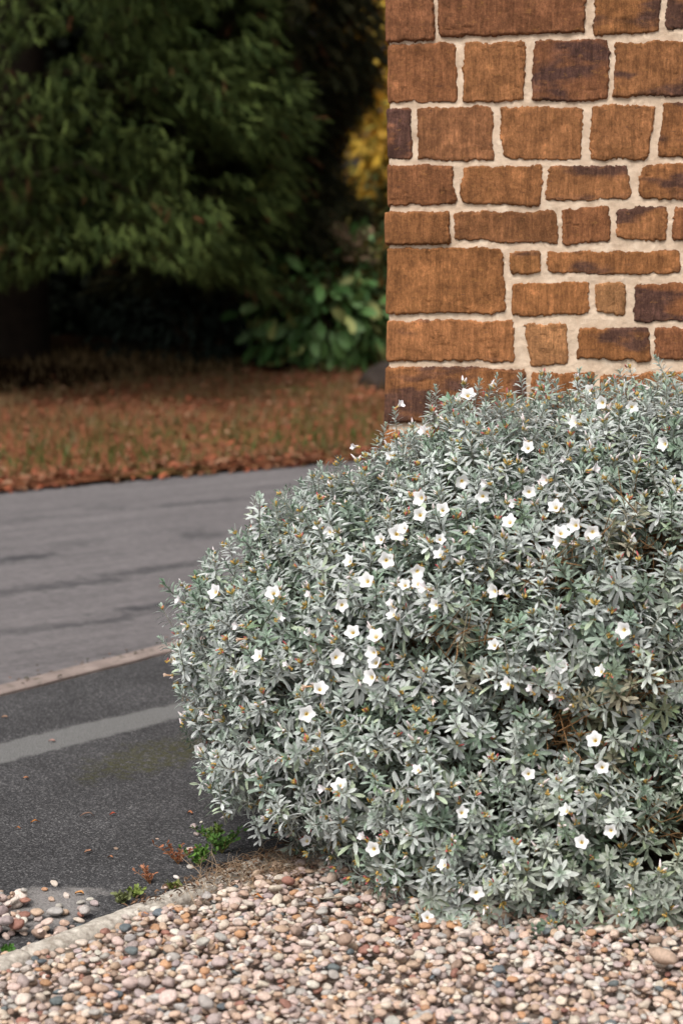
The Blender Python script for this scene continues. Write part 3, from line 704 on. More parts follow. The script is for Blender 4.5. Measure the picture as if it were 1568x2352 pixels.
# bed: a loose bottom layer, then a packed top layer
tot = 0
for layer, cnt in ((0, 8200), (1, 9500)):
    for i in range(cnt):
        x = prs.uniform(gx0, gx1); y = prs.uniform(gy0, gy1); p = np.array([x, y]); s_ = (x - E1[0]) * EN[0] + (y - E1[1]) * EN[1]
        if s_ > -.050: continue
        fb = bush_f(np.array([[x, y, .12]]))[0]
        if fb < .78: continue
        size = min(max(prs.lognormvariate(math.log(.0093), .27), .0052), .019)
        if layer == 0: size *= .9
        add_peb(x, y, size, 4 if layer else 2, .012)
# spill on the tarmac
for i in range(900):
    px = prs.uniform(-160, 235); py = prs.uniform(2010, 2240); x, y, _ = gnd(px, py); s_ = (x - E1[0]) * EN[0] + (y - E1[1]) * EN[1]
    if s_ < .045: continue
    dens = max(0, 1 - s_ / .17) if px > 60 else 1.0
    dens *= min(1, max(.02, (250 - px) / 220)) * min(1, max(.0, (py - 2015) / 60) ** 1.5)
    if px < 60 and 2150 < py < 2200: dens *= .1
    if prs.random() > dens: continue
    add_peb(x, y, min(max(prs.lognormvariate(math.log(.0096), .3), .005), .018), 2, .004)
SP = [(362, 1924, .005, 'tan', 'small tan pebble lying alone on the dark tarmac'), (267, 1946, .0065, 'brown', 'flat brown pebble alone on the open dark tarmac'),
 (445, 1898, .0105, 'mauve grey', 'pinkish grey pebble on tarmac left of the bush, upper of a touching pair'), (451, 1915, .009, 'mauve grey', 'pinkish grey pebble on tarmac left of the bush, lower of a touching pair'),
 (437, 1951, .011, 'pale pink', 'pale pink pebble among dry weeds at the tarmac edge'), (437, 1989, .010, 'light grey', 'light grey pebble among green weeds beside the edging'),
 (405, 2014, .0105, 'white', 'round white pebble left of the weeds on the tarmac'), (381, 2036, .0105, 'pale pink', 'pinkish pebble beside the dry weeds near the edging'),
 (207, 2063, .009, 'white', 'white oval pebble alone on tarmac above the spilled gravel'), (154, 2056, .010, 'cream', 'cream oval pebble on the dusty tarmac patch'),
 (218, 2075, .011, 'mauve grey', 'mauve grey pebble at the edge of the spilled gravel'), (191, 2087, .0135, 'mauve grey', 'flat mauve pebble at the edge of the spilled gravel'),
 (196, 2104, .018, 'light grey', 'large flat grey stone beside the edging on the tarmac'), (136, 2081, .009, 'light grey', 'grey upright pebble on the dusty tarmac patch'),
 (126, 2028, .012, 'cream', 'cream pebble farthest up the dusty tarmac patch'), (119, 2064, .010, 'tan', 'tan pebble in a touching trio on dusty tarmac'), (103, 2041, .008, 'orange', 'small orange-tan pebble on dusty tarmac'),
 (128, 2102, .019, 'light grey', 'large flat oval pale stone in the spilled gravel'), (86, 2106, .016, 'tan', 'large rounded tan stone in the spilled gravel'), (14, 2136, .021, 'mauve grey', 'biggest flat purple-grey stone in the spilled gravel at the left edge'),
 (447, 1842, .008, 'light grey', 'light grey pebble on tarmac below the left side of the bush'), (462, 1886, .005, 'white', 'tiny white pebble on tarmac below the left side of the bush'),
 (1517, 2254, .034, 'tan', 'big angular pale brown rock lying on the gravel'), (1068, 2193, .0175, 'cream', 'large cream oblong pebble in the gravel below the bush'), (1475, 2147, .018, 'light grey', 'large speckled grey stone in the gravel under the right of the bush'),
 (1145, 2277, .0155, 'slate grey', 'large slate grey stone in the middle of the gravel'), (734, 2077, .016, 'brown', 'pointed brown stone under the lower left of the bush'),
 (290, 2165, .016, 'slate grey', 'oval slate grey stone near the concrete edging'), (305, 2236, .016, 'slate grey', 'dark slate pebble standing in the pale gravel below the edging'), (505, 2247, .018, 'mauve grey', 'large smooth mauve grey pebble in the gravel'), (135, 2320, .017, 'slate grey', 'blue-grey flat stone in the lower gravel')]
for px, py, s_, cname, lab in SP:
    x, y, _ = gnd(px, py, .02 if (py > 2130 or px > 600) else .005); add_peb(x, y, s_, 1, 0, cname, .5 if s_ > .012 else None, special=lab, tmpl=(24 if 'angular' in lab else None))
M_peb = tinted('pebble', .72, .35, 170, .38, 0, .0012)
def peb_mat(pb):
    cy, sy = math.cos(pb['yaw']), math.sin(pb['yaw']); Rz = np.array([[cy, -sy, 0], [sy, cy, 0], [0, 0, 1]])
    a, b = pb['tilt']; Rx = np.array([[1, 0, 0], [0, math.cos(a), -math.sin(a)], [0, math.sin(a), math.cos(a)]]); Ry = np.array([[math.cos(b), 0, math.sin(b)], [0, 1, 0], [-math.sin(b), 0, math.cos(b)]])
    return Rz @ Rx @ Ry
def proj(p):
    d = np.asarray(p) - CAM; dep = d[1] * math.cos(PITCH) - d[2] * math.sin(PITCH); up_ = d[1] * math.sin(PITCH) + d[2] * math.cos(PITCH)
    return 784 + FP * d[0] / dep, 1176 - FP * up_ / dep, dep
score = []
for i, pb in enumerate(peb):
    px, py, dep = proj(pb['p']); p = pb['p']; ii, jj = int((p[0] - gx0) / res), int((p[1] - gy0) / res)
    exposed = HM[jj, ii] <= p[2] + pb['s'][2] + .0035; vis_ = -5 < px < 1573 and 0 < py < 2350
    fb = bush_f(np.array([[p[0], p[1] - .03, .10]]))[0]
    score.append((1e3 if pb['special'] else 0) + (pb['s'][0] * pb['s'][1] / dep ** 2 * 1e4 if (vis_ and exposed and fb > 1.0) else 0))
order = np.argsort(-np.array(score)); solo = set(int(k) for k in order[:296]); print('pebbles', len(peb))
def region(px, py, s_):
    if s_ > 0: return 'spilled on the tarmac beside the edging'
    if s_ > -.10: return 'lying against the concrete edging'
    if py < 2180: return 'close under the hanging leaves of the bush'
    col_ = 'left' if px < 500 else ('middle' if px < 1050 else 'right'); row_ = 'upper' if py < 2250 else 'lowest'
    return 'in the %s gravel, %s of the bed' % (row_, col_)
for i in solo:
    pb = peb[i]; RM = peb_mat(pb); V = (PT[pb['t']] * np.array(pb['s'])) @ RM.T
    o = link('pebble', mesh('pebble', V, None, IF, np.tile(pb['col'], (len(V), 1)), smooth=True), M_peb, None, pb['p'])
    px, py, _ = proj(pb['p']); s_ = (pb['p'][0] - E1[0]) * EN[0] + (pb['p'][1] - E1[1]) * EN[1]
    shp = 'oblong' if pb['s'][1] / pb['s'][0] < .72 else ('round' if pb['s'][1] / pb['s'][0] > .86 else 'oval'); szw = 'large' if pb['s'][0] > .0135 else 'small' if pb['s'][0] < .0112 else 'medium'
    tag(o, pb['special'] or '%s %s %s pebble %s' % (szw, pb['cname'], shp, region(px, py, s_)), 'pebble' if pb['s'][0] < .03 else 'rock', 'pebbles of the gravel bed' if s_ < 0 else 'pebbles lying on the tarmac')
idxs = [i for i in range(len(peb)) if i not in solo]
mats = np.array([peb_mat(peb[i]) for i in idxs]); pp = np.array([peb[i]['p'] for i in idxs]); ss = np.array([peb[i]['s'] for i in idxs]); cc = np.array([peb[i]['col'] for i in idxs]); tt = np.array([peb[i]['t'] for i in idxs]); parts = []
for k in range(len(PT)):
    m = tt == k
    if m.any(): parts.append(stamp((PT[k], np.zeros((0, 4), int), IF, np.ones((len(IV), 3))), pp[m], mats[m], ss[m], cc[m]))
V, q, tr, c = join(parts)
tag(link('gravel', mesh('gravel', V, None, tr, c, smooth=True), M_peb), 'pinkish beige river gravel covering the ground in front of the bush', 'gravel', kind='stuff')

# ------------------------------------------------------------------ fallen leaves on the path, litter and weeds
M_dry = tinted('dry_leaf', .85, .15, 120, .4)
def dead_leaf(L, W, col, rs_):
    V = []; st = [(0, .1), (.25, .7), (.5, 1), (.75, .7), (1, .05)]
    for s, wv in st:
        cz = .25 * L * math.sin(s * 3) * rs_.uniform(.5, 1.3)
        for k, e in enumerate((-1, 0, 1)): V.append((L * (s - .5), e * W / 2 * wv, cz + abs(e) * W * .35 * rs_.uniform(.5, 1.2) + .0015))
    q = [(i * 3 + j, i * 3 + j + 3, i * 3 + j + 4, i * 3 + j + 1) for i in range(4) for j in range(2)]
    return np.array(V), np.array(q), np.zeros((0, 3), int), np.tile(np.array(col) * rs_.uniform(.8, 1.15), (15, 1))
for px, py, L, W, colr, lab in [(82, 1891, .024, .008, (.50, .19, .05), 'curled orange leaf lying on dark tarmac near the left edge'), (42, 1905, .016, .006, (.42, .16, .05), 'small dark orange leaf standing on tarmac near the left edge'),
  (200, 1877, .036, .008, (.42, .24, .17), 'long pinkish brown leaf flat on the dark tarmac'), (260, 1873, .018, .009, (.45, .09, .05), 'small red leaf on the dark tarmac'),
  (254, 1972, .014, .008, (.45, .19, .09), 'tiny orange-brown leaf alone on the middle of the tarmac'), (204, 1960, .02, .012, (.46, .24, .15), 'two-lobed pinkish brown leaf on the tarmac'),
  (183, 2056, .02, .015, (.62, .31, .12), 'curled golden brown leaf beside the white pebble'), (437, 1871, .015, .012, (.5, .2, .1), 'orange leaf scrap on tarmac beside the bush'),
  (590, 2066, .032, .009, (.50, .20, .07), 'orange dry leaf lying on gravel at the lower left of the bush'), (538, 2052, .02, .012, (.5, .36, .27), 'pale pinkish dead petal at the foot of the weeds'),
  (372, 1350, .022, .014, (.5, .2, .08), 'orange leaf lying on the far road'), (12, 1650, .018, .012, (.5, .3, .2), 'pale brown leaf by the flush kerb'), (120, 1705, .018, .012, (.42, .24, .2), 'mauve brown leaf just above the pale tarmac band'), (60, 1790, .016, .010, (.45, .2, .1), 'brown leaf below the pale tarmac band')]:
    V, q, tr, c = dead_leaf(L, W, colr, rs); p = gnd(px, py, .028 if py > 2040 and px > 400 else .006 if py < 1640 else .001); a = rs.uniform(-.5, .5); Vr_ = np.stack([V[:, 0] * math.cos(a) - V[:, 1] * math.sin(a), V[:, 0] * math.sin(a) + V[:, 1] * math.cos(a), V[:, 2]], -1)
    tag(link('fallen_leaf', mesh('fallen_leaf', Vr_, q, tr, c, smooth=True), M_dry, None, tuple(p)), lab, 'leaf', 'fallen leaves lying on the ground')
# dry litter along the edging and at the foot of the bush
parts = []
for i in range(520):
    l = prs.uniform(.32, 1.15); d = prs.gauss(-.01, .035) + .02; p = E1 + ED * l + EN * d
    if prs.random() < .45: x, y, _ = gnd(prs.uniform(500, 700), prs.uniform(1985, 2075)); p = np.array([x, y, 0])
    s_ = (p[0] - E1[0]) * EN[0] + (p[1] - E1[1]) * EN[1]; z = .002 if s_ > .03 else .033 if s_ > -.03 else .036
    T_ = dead_leaf(prs.uniform(.006, .02), prs.uniform(.003, .009), np.array([.17, .10, .062]) * prs.uniform(.4, 1.5), prs); V, q, tr, c = T_
    ax = nrm(np.array([[prs.gauss(0, .35), prs.gauss(0, .35), 1]])); parts.append(stamp(T_, np.array([[p[0], p[1], z]]), frames(ax, np.array([prs.uniform(0, 6)])), np.array([1.])))
for i in range(150):                                     # fine dry grass stalks
    px, py = (prs.uniform(420, 690), 0); py = 2060 - (px - 420) * .18 + prs.gauss(0, 22); x, y, _ = gnd(px, py, .02)
    a = prs.uniform(-.6, 2.2); L = prs.uniform(.04, .13); pts = []
    for s in np.linspace(0, 1, 6): pts.append((x + math.cos(a) * L * s + .01 * math.sin(s * 5 + i), y + math.sin(a) * L * s, .03 + prs.uniform(.4, 1) * .35 * L * math.sin(s * 2.8)))
    parts.append(tube(pts, np.linspace(.0007, .0003, 6), 3, np.array([.42, .30, .20]) * prs.uniform(.5, 1.3)))
for i in range(60):                                      # twigs and scraps on the gravel below the bush
    px, py = prs.uniform(250, 1560), prs.uniform(2100, 2350) if prs.random() < .4 else prs.uniform(2090, 2170); x, y, _ = gnd(px, py, .04)
    ix, iy = int((x - gx0) / res), int((y - gy0) / res); z = float(HM[max(iy - 2, 0):iy + 3, max(ix - 2, 0):ix + 3].max()) + .001 if 0 <= ix < nxg and 0 <= iy < nyg else .04; a = prs.uniform(0, 3.1); L = prs.uniform(.012, .05)
    if i % 2: parts.append(tube([(x, y, z), (x + math.cos(a) * L * .5, y + math.sin(a) * L * .5, z + .002), (x + math.cos(a) * L, y + math.sin(a) * L, z + .001)], .0007, 4, np.array([.40, .29, .19]) * prs.uniform(.5, 1.4)))
    else: parts.append(stamp(dead_leaf(prs.uniform(.010, .02), prs.uniform(.004, .008), np.array(prs.choice([(.45, .20, .08), (.30, .17, .10), (.5, .40, .28)])), prs), np.array([[x, y, z]]), frames(nrm(np.array([[prs.gauss(0, .3), prs.gauss(0, .3), 1]])), np.array([a * 2])), np.array([1.])))
V, q, tr, c = join(parts); tag(link('leaf_litter', mesh('leaf_litter', V, q, tr, c, smooth=True), M_dry), 'brown dry leaf litter and dead stalks along the edging at the foot of the bush', 'leaf litter', kind='stuff')
# moss along the edging
t = NT('moss'); c = t.ramp(t.noise(200, 4), [(.3, (.07, .07, .012)), (.7, (.20, .19, .03))]); t.bump(t.noise(500, 3), .004); M_moss = t.out(c, .95, .1)
V = []; nq = []
for i in range(40):
    l = .30 + .30 * i / 39
    for j in range(6): p = E1 + ED * l + EN * (.030 + (.030 * j / 5) * (.5 + .5 * abs(float(fbm(l, 0, 40, 3, 2)))) * math.sin(math.pi * (i + .5) / 40)); V.append((p[0], p[1], .009 * math.cos(j / 5 * 1.57) + .001 + .002 * float(fbm(p[0], p[1], 90, 2))))
q = [(i * 6 + j, i * 6 + j + 6, i * 6 + j + 7, i * 6 + j + 1) for i in range(39) for j in range(5)]
tag(link('moss', mesh('moss', V, q, smooth=True), M_moss), 'yellow-green moss in the joint between tarmac and concrete edging', 'moss', kind='stuff')
# grit and leaf scraps along the flush kerb
parts = []
for i in range(260):
    l = prs.uniform(-2.5, 4); d = .085 + abs(prs.gauss(0, .05)) if prs.random() < .8 else prs.uniform(-.03, .08); p = K1 + KD * l + KN * d
    T_ = dead_leaf(prs.uniform(.006, .018), prs.uniform(.004, .011), np.array(prs.choice([(.30, .15, .09), (.12, .09, .07), (.10, .10, .05), (.34, .26, .22)])) * prs.uniform(.5, 1.2), prs)
    parts.append(stamp(T_, np.array([[p[0], p[1], .002 if d > .085 else .014]]), frames(nrm(np.array([[prs.gauss(0, .2), prs.gauss(0, .2), 1]])), np.array([prs.uniform(0, 6)])), np.array([1.])))
V, q, tr, c = join(parts); tag(link('kerb_debris', mesh('kerb_debris', V, q, tr, c, smooth=True), M_dry), 'brown grit and leaf scraps gathered along the flush kerb of the road', 'debris', kind='stuff')
# weeds
M_weed = tinted('weed_leaf', .6, .3, 150, .3, .15)
def weed(px, py, nst, h, green, label, dry=False, z=.0):
    base = gnd(px, py, z); root_ = empty('weed', tuple(base)); tag(root_, label, 'weed', 'weeds along the path edge'); ps, pl = [], []
    for i in range(nst):
        a = prs.uniform(0, 6.28); L = h * prs.uniform(.6, 1.2); lean = prs.uniform(.3, 1.1); pts = [(math.cos(a) * L * lean * s, math.sin(a) * L * lean * s * .6, L * s * (1 - .3 * s)) for s in np.linspace(0, 1, 6)]
        ps.append(tube(pts, np.linspace(.0011, .0005, 6), 4, (.30, .15, .07) if dry else (.22, .20, .07)))
        for s in (range(1, 6)):
            for k in range(3 if not dry else 2):
                q_ = np.array(pts[s]); LL = prs.uniform(.008, .017) * (1 if not dry else .8); V, qq, tt_ = leaf(LL, LL * .5, .3, .2, None); V = np.stack([V[:, 2], V[:, 1], V[:, 0]], -1)
                ax = nrm(np.array([[prs.gauss(0, 1), prs.gauss(0, 1), .7]])); c = np.tile(np.array(green) * prs.uniform(.6, 1.35), (11, 1)); pl.append(stamp((V, qq, tt_, c), q_[None], frames(ax, np.array([prs.uniform(0, 6)])), np.array([1.])))
    V, q, tr, c = join(ps); link('stem', mesh('stem', V, q, tr, c, smooth=True), M_dry, root_)
    V, q, tr, c = join(pl); link('leaves', mesh('leaves', V, q, tr, c, smooth=True), M_weed, root_)
weed(455, 1990, 12, .055, (.10, .20, .035), 'bright green leafy weed beside the light grey pebble at the edging')
weed(510, 1960, 14, .07, (.09, .19, .04), 'green weed growing against the lower left of the bush')
weed(495, 1935, 8, .05, (.12, .18, .04), 'small green weed behind the dry stalks by the bush')
weed(410, 1985, 9, .06, (.36, .13, .06), 'reddish brown dried weed next to the green weed', True)
weed(345, 2030, 7, .045, (.40, .17, .09), 'dry rust-coloured weed on the tarmac side of the edging', True)
weed(280, 2075, 8, .022, (.17, .19, .08), 'low olive weed at the left end of the weedy strip')
weed(315, 2062, 7, .022, (.20, .26, .06), 'tiny yellow-green weed in the middle of the weedy strip')
weed(397, 2045, 6, .018, (.2, .24, .06), 'tiny green weed on top of the litter beside the edging', z=.02)
weed(20, 2190, 6, .010, (.07, .18, .03), 'small green sprout in the spilled gravel at the left edge')

# ------------------------------------------------------------------ background planting
def spray_t(rs_, n, L, W, col):
    """a drooping flat conifer spray"""
    V, T_, C = [], [], []
    def tri(a, b, c, k):
        i = len(V); V.extend([a, b, c]); T_.append((i, i + 1, i + 2)); C.extend([k] * 3)
    for i in range(n):
        s = (i + 1) / n; x = L * s; z = -.35 * L * s * s
        for e in (-1, 1):
            l = W * (.35 + .65 * math.sin(s * 2.6)) * rs_.uniform(.6, 1.3); wv = L / n * .8; k = np.array(col) * rs_.uniform(.7, 1.3)
            tri((x - wv, 0, z), (x + wv * .2, 0, z), (x + l * .9, e * l * .6, z - .35 * l + rs_.uniform(-.01, .01)), k)
    return np.array(V), np.zeros((0, 4), int), np.array(T_), np.array(C)
M_con = tinted('conifer_leaf', .8, .12, 4, .55)
def droop_frames(D, n, droop):
    x = nrm(D + np.array([0, 0, -1.]) * droop[:, None]); s = nrm(np.cross(np.array([0, 0, 1.]), x) + RNG.normal(0, .35, (n, 3))); z = nrm(np.cross(x, s)); y = np.cross(z, x)
    return np.stack([x, y, z], -1)
def conifer(name, label, C0, rx, ry, top, zlow, n, col, col2, tsize, dens_low=3.6, trunk_r=.22, notch=0):
    o = empty(name, (C0[0], C0[1], float(vz(C0[0], C0[1])))); tag(o, label, 'tree'); O0 = np.array(o.location)
    SPT = [spray_t(rs, 11, tsize * rs.uniform(.8, 1.2), tsize * .62, (1, 1, 1)) for _ in range(6)]
    a = RNG.uniform(0, 6.2832, n); rr = np.sqrt(RNG.uniform(.35, 1.05, n)); zz = np.where(RNG.random(n) < .78, RNG.uniform(0, 1, n) ** 1.0 * dens_low, RNG.uniform(dens_low, top, n))
    tap = np.clip((top - zz) / (top - 2.5), 0.02, 1) ** .7; lump = (1 + .16 * fbm(a * 2.0, zz * 1.2, 1.5, 3, 60)) * (1 - notch * np.exp(-((zz - 1.9) / .52) ** 2))
    P = np.stack([C0[0] + np.cos(a) * rx * rr * tap * lump, C0[1] + np.sin(a) * ry * rr * tap * lump, zz], -1)
    zl = np.array([zlow(p_) for p_ in P]); P = P[zz > zl]; n = len(P)
    # clumps: push the density into boughs
    cl = fbm(P[:, 0] * 1.0 + P[:, 1] * .35, P[:, 2] * 1.3, 2.2, 3, 70); P = P[cl > -.36]; cl = cl[cl > -.36]; n = len(P)
    D = nrm(np.stack([P[:, 0] - C0[0], P[:, 1] - C0[1], np.zeros(n)], -1)); F = droop_frames(D + RNG.normal(0, .4, (n, 3)), n, RNG.uniform(.0, .55, n))
    m = RNG.random((n, 1)); mult = np.array(col) * (1 - m) + np.array(col2) * m; mult = mult * RNG.uniform(.6, 1.3, (n, 1)); br = RNG.random(n) < .018; mult[br] = (.16, .065, .03)
    kd = RNG.integers(0, 6, n); parts = [stamp(SPT[k], P[kd == k], F[kd == k], RNG.uniform(.7, 1.3, (kd == k).sum()), mult[kd == k]) for k in range(6) if (kd == k).any()]
    V, q, tr, c = join(parts); link('crown', mesh('crown', V - O0, q, tr, c), M_con, o)
    tp = [tube([(0, 0, -.1), (0.05, 0, top * .3), (0, 0, top * .7), (0, 0, top * .97)], [trunk_r, trunk_r * .8, trunk_r * .4, .02], 10, (.020, .014, .010))]
    for i in range(46):
        z = rs.uniform(1.2, top * .85); a_ = rs.uniform(0, 6.28); L = rx * .85 * (1 - z / top * .8); tp.append(tube([(0, 0, z), (math.cos(a_) * L * .5, math.sin(a_) * L * .5, z + .12), (math.cos(a_) * L, math.sin(a_) * L, z - .15)], [.04, .025, .008], 5, (.06, .04, .028)))
    V, q, tr, c = join(tp); link('trunk', mesh('trunk', V, q, tr, c, smooth=True), tinted('bark_' + name, .95, .1, 12, .5), o); return o
def zlow_a(p):
    px, _, _ = proj((p[0], p[1], 1.0)); lim = np.interp(px, [-400, 0, 60, 110, 250, 290, 400, 480, 560, 640, 900], [600, 650, 640, 600, 585, 590, 615, 640, 655, 700, 760]) + 14 * float(fbm(p[0], p[1], 4, 2, 3))
    return float(at(px, lim, p[1])[2])
conifer('conifer', 'broad green conifer with drooping sprays overhanging the leafy verge', (-2.45, 15.3), 2.1, 2.75, 8.5, zlow_a, 80000, (.034, .058, .015), (.135, .178, .046), .092)
conifer('conifer', 'darker brownish conifer rising beside the autumn-yellow tree', (-.80, 16.4), 1.12, 1.5, 8, lambda p: float(at(500, 650 + 60 * float(fbm(p[0], p[1], 3, 2)), p[1])[2]), 26000, (.016, .021, .008), (.052, .046, .018), .14, notch=.37)
# leafy shrubs and broadleaf crowns
def leaf_cloud(n, C0, rad, L, W, cols_, droop, shell=.5, zmin=-9, hollow=None):
    D = nrm(RNG.normal(size=(n, 3))); r_ = RNG.uniform(shell, 1.0, (n, 1)) ** .6 * (1 + .14 * fbm(D[:, 0] * 2 + D[:, 1], D[:, 2] * 2, 2, 3, 80))[:, None]
    P = np.array(C0) + D * r_ * np.array(rad); P = P[P[:, 2] > zmin]; n = len(P); D = nrm(P - np.array(C0)); x = nrm(D + np.array([0, 0, -1.]) * RNG.uniform(.2, 1.2, (n, 1)) * droop + RNG.normal(0, .45, (n, 3)))
    s = nrm(np.cross(x, D) + RNG.normal(0, .3, (n, 3))); z = nrm(np.cross(x, s)); z = np.where((z * D).sum(1, keepdims=True) < 0, -z, z); y = np.cross(z, x); F = np.stack([x, y, z], -1)
    V, q, t_ = leaf(L, W, .35, .25, None); T_ = (V, q, t_, np.ones((11, 3))); cc_ = np.array(cols_)[RNG.integers(0, len(cols_), n)] * RNG.uniform(.65, 1.3, (n, 1))
    return stamp(T_, P, F, RNG.uniform(.7, 1.25, n), cc_)
def shrub(name, label, cat, loc, parts_, mat, stems=10, sh=.8, sr=.02):
    o = empty(name, loc); tag(o, label, cat); V, q, tr, c = join(parts_); link('foliage' if cat != 'tree' else 'crown', mesh('foliage', V - np.array(loc), q, tr, c, smooth=True), mat, o)
    tp = []
    for i in range(stems):
        a_ = rs.uniform(0, 6.28); e = sh * .45; tp.append(tube([(0, 0, -.05), (math.cos(a_) * e * .4, math.sin(a_) * e * .4, sh * .5), (math.cos(a_) * e, math.sin(a_) * e, sh)], [sr, sr * .7, sr * .3], 6, (.09, .06, .04)))
    V, q, tr, c = join(tp); link('stems' if cat != 'tree' else 'trunk', mesh('stems', V, q, tr, c, smooth=True), tinted('bark_' + name, .9, .1, 20, .5), o); return o
M_gloss = tinted('laurel_leaf', .5, .3, 8, .3, .15); M_dull = tinted('dull_leaf', .75, .15, 6, .4); M_gold = tinted('autumn_leaf', .7, .2, 3, .3, .3)
LY = float(vpt(760, 850)[1]) + .25; lp = at(770, 700, LY); gz = float(at(760, 845, LY)[2]) - .05; print('LY', LY)
LC = [(.12, .25, .07), (.17, .33, .10), (.08, .18, .05), (.24, .40, .16), (.38, .40, .14)]
shrub('laurel_shrub', 'glossy broad-leaved green laurel shrub left of the stone wall', 'shrub', (lp[0], LY, gz), [leaf_cloud(680, (lp[0] - .10, LY - .1, lp[2] - .06), (.62, .36, .44), .18, .078, LC, 1.0, .5, gz + .10),
   leaf_cloud(330, (lp[0] + .20, LY + .1, lp[2] + .16), (.34, .3, .36), .17, .074, LC, 1.0, .5, gz + .10)], M_gloss, 9, .55)
p = at(800, 545, 15.6); z0 = float(vz(p[0], 15.6))
shrub('faded_shrub', 'shrub with faded pinkish brown flower heads above the laurel', 'shrub', (p[0] + .05, 15.6, z0), [leaf_cloud(700, (p[0] + .1, 15.6, p[2] - .28), (.5, .35, .42), .09, .045, [(.04, .06, .02), (.075, .075, .02), (.10, .085, .02), (.16, .09, .02)], .6, .3, z0 + .1),
   *[leaf_cloud(34, (p[0] + dx, 15.25, p[2] + dz), (.055, .055, .045), .035, .03, [(.13, .10, .05), (.20, .13, .08)], .3, .3) for dx, dz in ((-.04, .0), (.06, -.02), (0, -.12), (.12, .06), (-.10, .08), (.16, -.14))]], M_dull, 12, .9, .012)
p = at(430, 800, 15.6); z0 = float(vz(p[0], 15.6))
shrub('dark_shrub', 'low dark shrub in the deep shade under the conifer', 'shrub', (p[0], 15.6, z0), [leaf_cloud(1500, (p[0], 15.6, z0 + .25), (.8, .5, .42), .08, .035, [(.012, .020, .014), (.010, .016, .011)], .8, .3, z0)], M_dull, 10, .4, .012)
# golden autumn tree
shrub('autumn_tree', 'tree with golden yellow autumn leaves beyond the conifers', 'tree', (1.6, 24, .8), [leaf_cloud(9000, (1.5, 24, 3.9), (2.0, 1.8, 2.5), .15, .11, [(.90, .56, .07), (.92, .66, .12), (.84, .45, .05), (.42, .30, .05)], .6, .3, 1.3),
   leaf_cloud(1400, (.9, 22.6, 2.0), (1.0, .9, .95), .13, .09, [(.55, .34, .04), (.28, .22, .04), (.62, .36, .05)], .6, .3, .8)], M_gold, 7, 3.4, .13)
shrub('leafy_bush', 'olive green bush below the golden tree', 'shrub', (.75, 19.6, .6), [leaf_cloud(3800, (.72, 19.6, 1.05), (.75, .6, .72), .10, .055, [(.06, .075, .018), (.10, .09, .02), (.15, .095, .02)], .7, .3, .5)], M_dull, 12, .9, .02)
# dense dark hedge added to darken the view under and behind the trees
parts = []
hx0, hx1, hy, hh_ = -9.5, -.38, 17.2, 3.4
n = 15000; X = RNG.uniform(hx0, hx1 + .1, n); Zh = RNG.uniform(0, hh_, n); Yh = hy - .35 - RNG.random(n) * .35
D = np.tile(np.array([0, -1., .1]), (n, 1)); Pn = np.stack([X, Yh, Zh + float(vz(-2, hy))], -1)
x = nrm(RNG.normal(0, 1, (n, 3)) + np.array([0, -.3, -.6])); s = nrm(np.cross(x, D) + RNG.normal(0, .3, (n, 3))); z = nrm(np.cross(x, s)); F = np.stack([x, np.cross(z, x), z], -1)
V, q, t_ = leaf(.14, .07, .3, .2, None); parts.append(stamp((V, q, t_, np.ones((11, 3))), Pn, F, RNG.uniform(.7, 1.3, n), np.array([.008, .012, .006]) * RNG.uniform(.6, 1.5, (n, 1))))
hg = empty('backdrop', (-4.8, hy, float(vz(-4.8, hy)) - .02)); tag(hg, 'tall very dark evergreen hedge added behind the conifers to block the sky and darken the view', 'backdrop'); O0 = np.array(hg.location)
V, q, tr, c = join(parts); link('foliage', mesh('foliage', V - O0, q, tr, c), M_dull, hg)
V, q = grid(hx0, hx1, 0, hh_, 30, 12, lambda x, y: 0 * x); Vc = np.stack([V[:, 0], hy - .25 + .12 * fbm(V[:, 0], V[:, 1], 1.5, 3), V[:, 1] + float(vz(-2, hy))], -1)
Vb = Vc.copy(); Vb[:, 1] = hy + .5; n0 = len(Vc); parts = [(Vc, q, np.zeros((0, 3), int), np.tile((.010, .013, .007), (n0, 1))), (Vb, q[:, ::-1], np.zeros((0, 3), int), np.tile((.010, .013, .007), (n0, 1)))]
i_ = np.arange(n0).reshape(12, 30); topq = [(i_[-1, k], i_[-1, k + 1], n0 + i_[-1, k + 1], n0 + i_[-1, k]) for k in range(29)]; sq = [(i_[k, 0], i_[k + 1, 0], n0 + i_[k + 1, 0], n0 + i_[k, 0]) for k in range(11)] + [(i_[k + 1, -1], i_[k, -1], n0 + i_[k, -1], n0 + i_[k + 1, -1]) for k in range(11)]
V, q2, tr, c = join(parts); q2 = np.concatenate([q2, topq, sq]); link('backdrop_core', mesh('backdrop_core', V - O0, q2, None, c), M_dull, hg)
# boulder against the foot of the planting, right end of the verge
p = at(868, 815, 14.6); V = np.array([v * (1 + .25 * mnoise.noise(Vector(v) * 1.3)) for v in IV]) * np.array([.26, .2, .2]); t = NT('boulder_stone')
M_b = t.out(t.ramp(t.noise(9, 5, .65), [(.3, (.022, .017, .014)), (.7, (.055, .042, .036))]), .95, .1)
tag(link('boulder', mesh('boulder', V, None, IF, smooth=True), M_b, None, (p[0] + .12, 14.6, float(vz(p[0], 14.6)) - .02)), 'grey-brown boulder at the back of the verge beside the wall corner', 'rock')
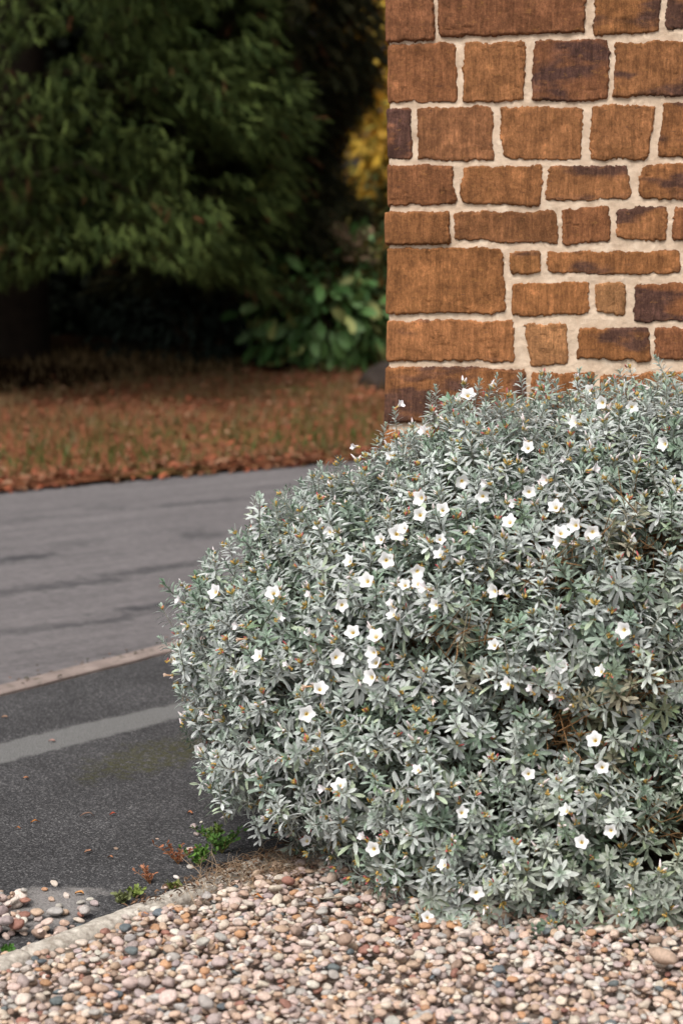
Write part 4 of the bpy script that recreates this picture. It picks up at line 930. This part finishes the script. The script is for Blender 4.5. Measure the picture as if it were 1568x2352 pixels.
# leaves and needles over the verge; grass tufts
n = 12500; l = RNG.uniform(-4.5, 6.5, n); d = np.where(RNG.random(n) < .22, np.abs(RNG.normal(0, .16, n)) - .05, RNG.uniform(0, 5.0, n)); P = V1 + VD * l[:, None] + VN * d[:, None]
PZ = P.copy(); PZ[:, 2] = vz(P[:, 0], P[:, 1]); pj = np.array([proj(p_)[:2] for p_ in PZ]); lim = np.interp(pj[:, 0], [-700, 0, 300, 600, 900], [960, 905, 880, 855, 848]); ok = (pj[:, 1] > lim) | (RNG.random(n) < np.exp(-(lim - pj[:, 1]) / 9.) * .6); P = P[ok]; d = d[ok]; n = len(P)
P[:, 2] = np.where(d > 0, vz(P[:, 0], P[:, 1]) + .02, -.002) + RNG.uniform(0, .015, n)
ax = nrm(np.stack([RNG.normal(0, .35, n), RNG.normal(0, .35, n), np.ones(n)], -1)); V, q, t_ = leaf(.048, .028, .2, .25, None); V[:, 0] -= .024; pal2 = np.array([(.37, .11, .055), (.29, .095, .055), (.36, .145, .080), (.20, .085, .045), (.36, .20, .12), (.14, .095, .04)])
T_ = (V, q, t_, np.ones((11, 3))); V, q, tr, c = stamp(T_, P, frames(ax, RNG.uniform(0, 6.28, n)), RNG.uniform(.6, 1.3, n), pal2[RNG.integers(0, 6, n)] * RNG.uniform(.7, 1.1, (n, 1)))
tag(link('fallen_leaves', mesh('fallen_leaves', V, q, tr, c), M_dry), 'rust-coloured fallen leaves and needles covering the far verge', 'leaf litter', kind='stuff')
n = 26000; l = RNG.uniform(-4.5, 6.5, n); d = RNG.uniform(.08, 4.4, n); g = fbm(l, d, 1.3, 3, 5); ok = (g > -.05) | (RNG.random(n) < .25); l, d = l[ok], d[ok]; n = len(l); P = V1 + VD * l[:, None] + VN * d[:, None]; P[:, 2] = vz(P[:, 0], P[:, 1]) + .01
V = np.array([(-.005, 0, 0), (.005, 0, 0), (.014, .01, .07)]); T_ = (V, np.zeros((0, 4), int), np.array([[0, 1, 2]]), np.ones((3, 3))); m = np.clip(RNG.random((n, 1)) * .7 + (1.1 - d[:, None]) * .7 * (d[:, None] > .3), 0, 1); cg = np.array([.07, .12, .02]) * m + np.array([.17, .11, .045]) * (1 - m)
V, q, tr, c = stamp(T_, P, frames(nrm(np.stack([RNG.normal(0, .3, n), RNG.normal(0, .3, n), np.ones(n)], -1)), RNG.uniform(0, 6, n)), RNG.uniform(.7, 1.5, n), cg)
tag(link('verge_grass', mesh('verge_grass', V, q, tr, c), M_weed), 'thin olive grass growing through the fallen leaves on the verge', 'grass', kind='stuff')
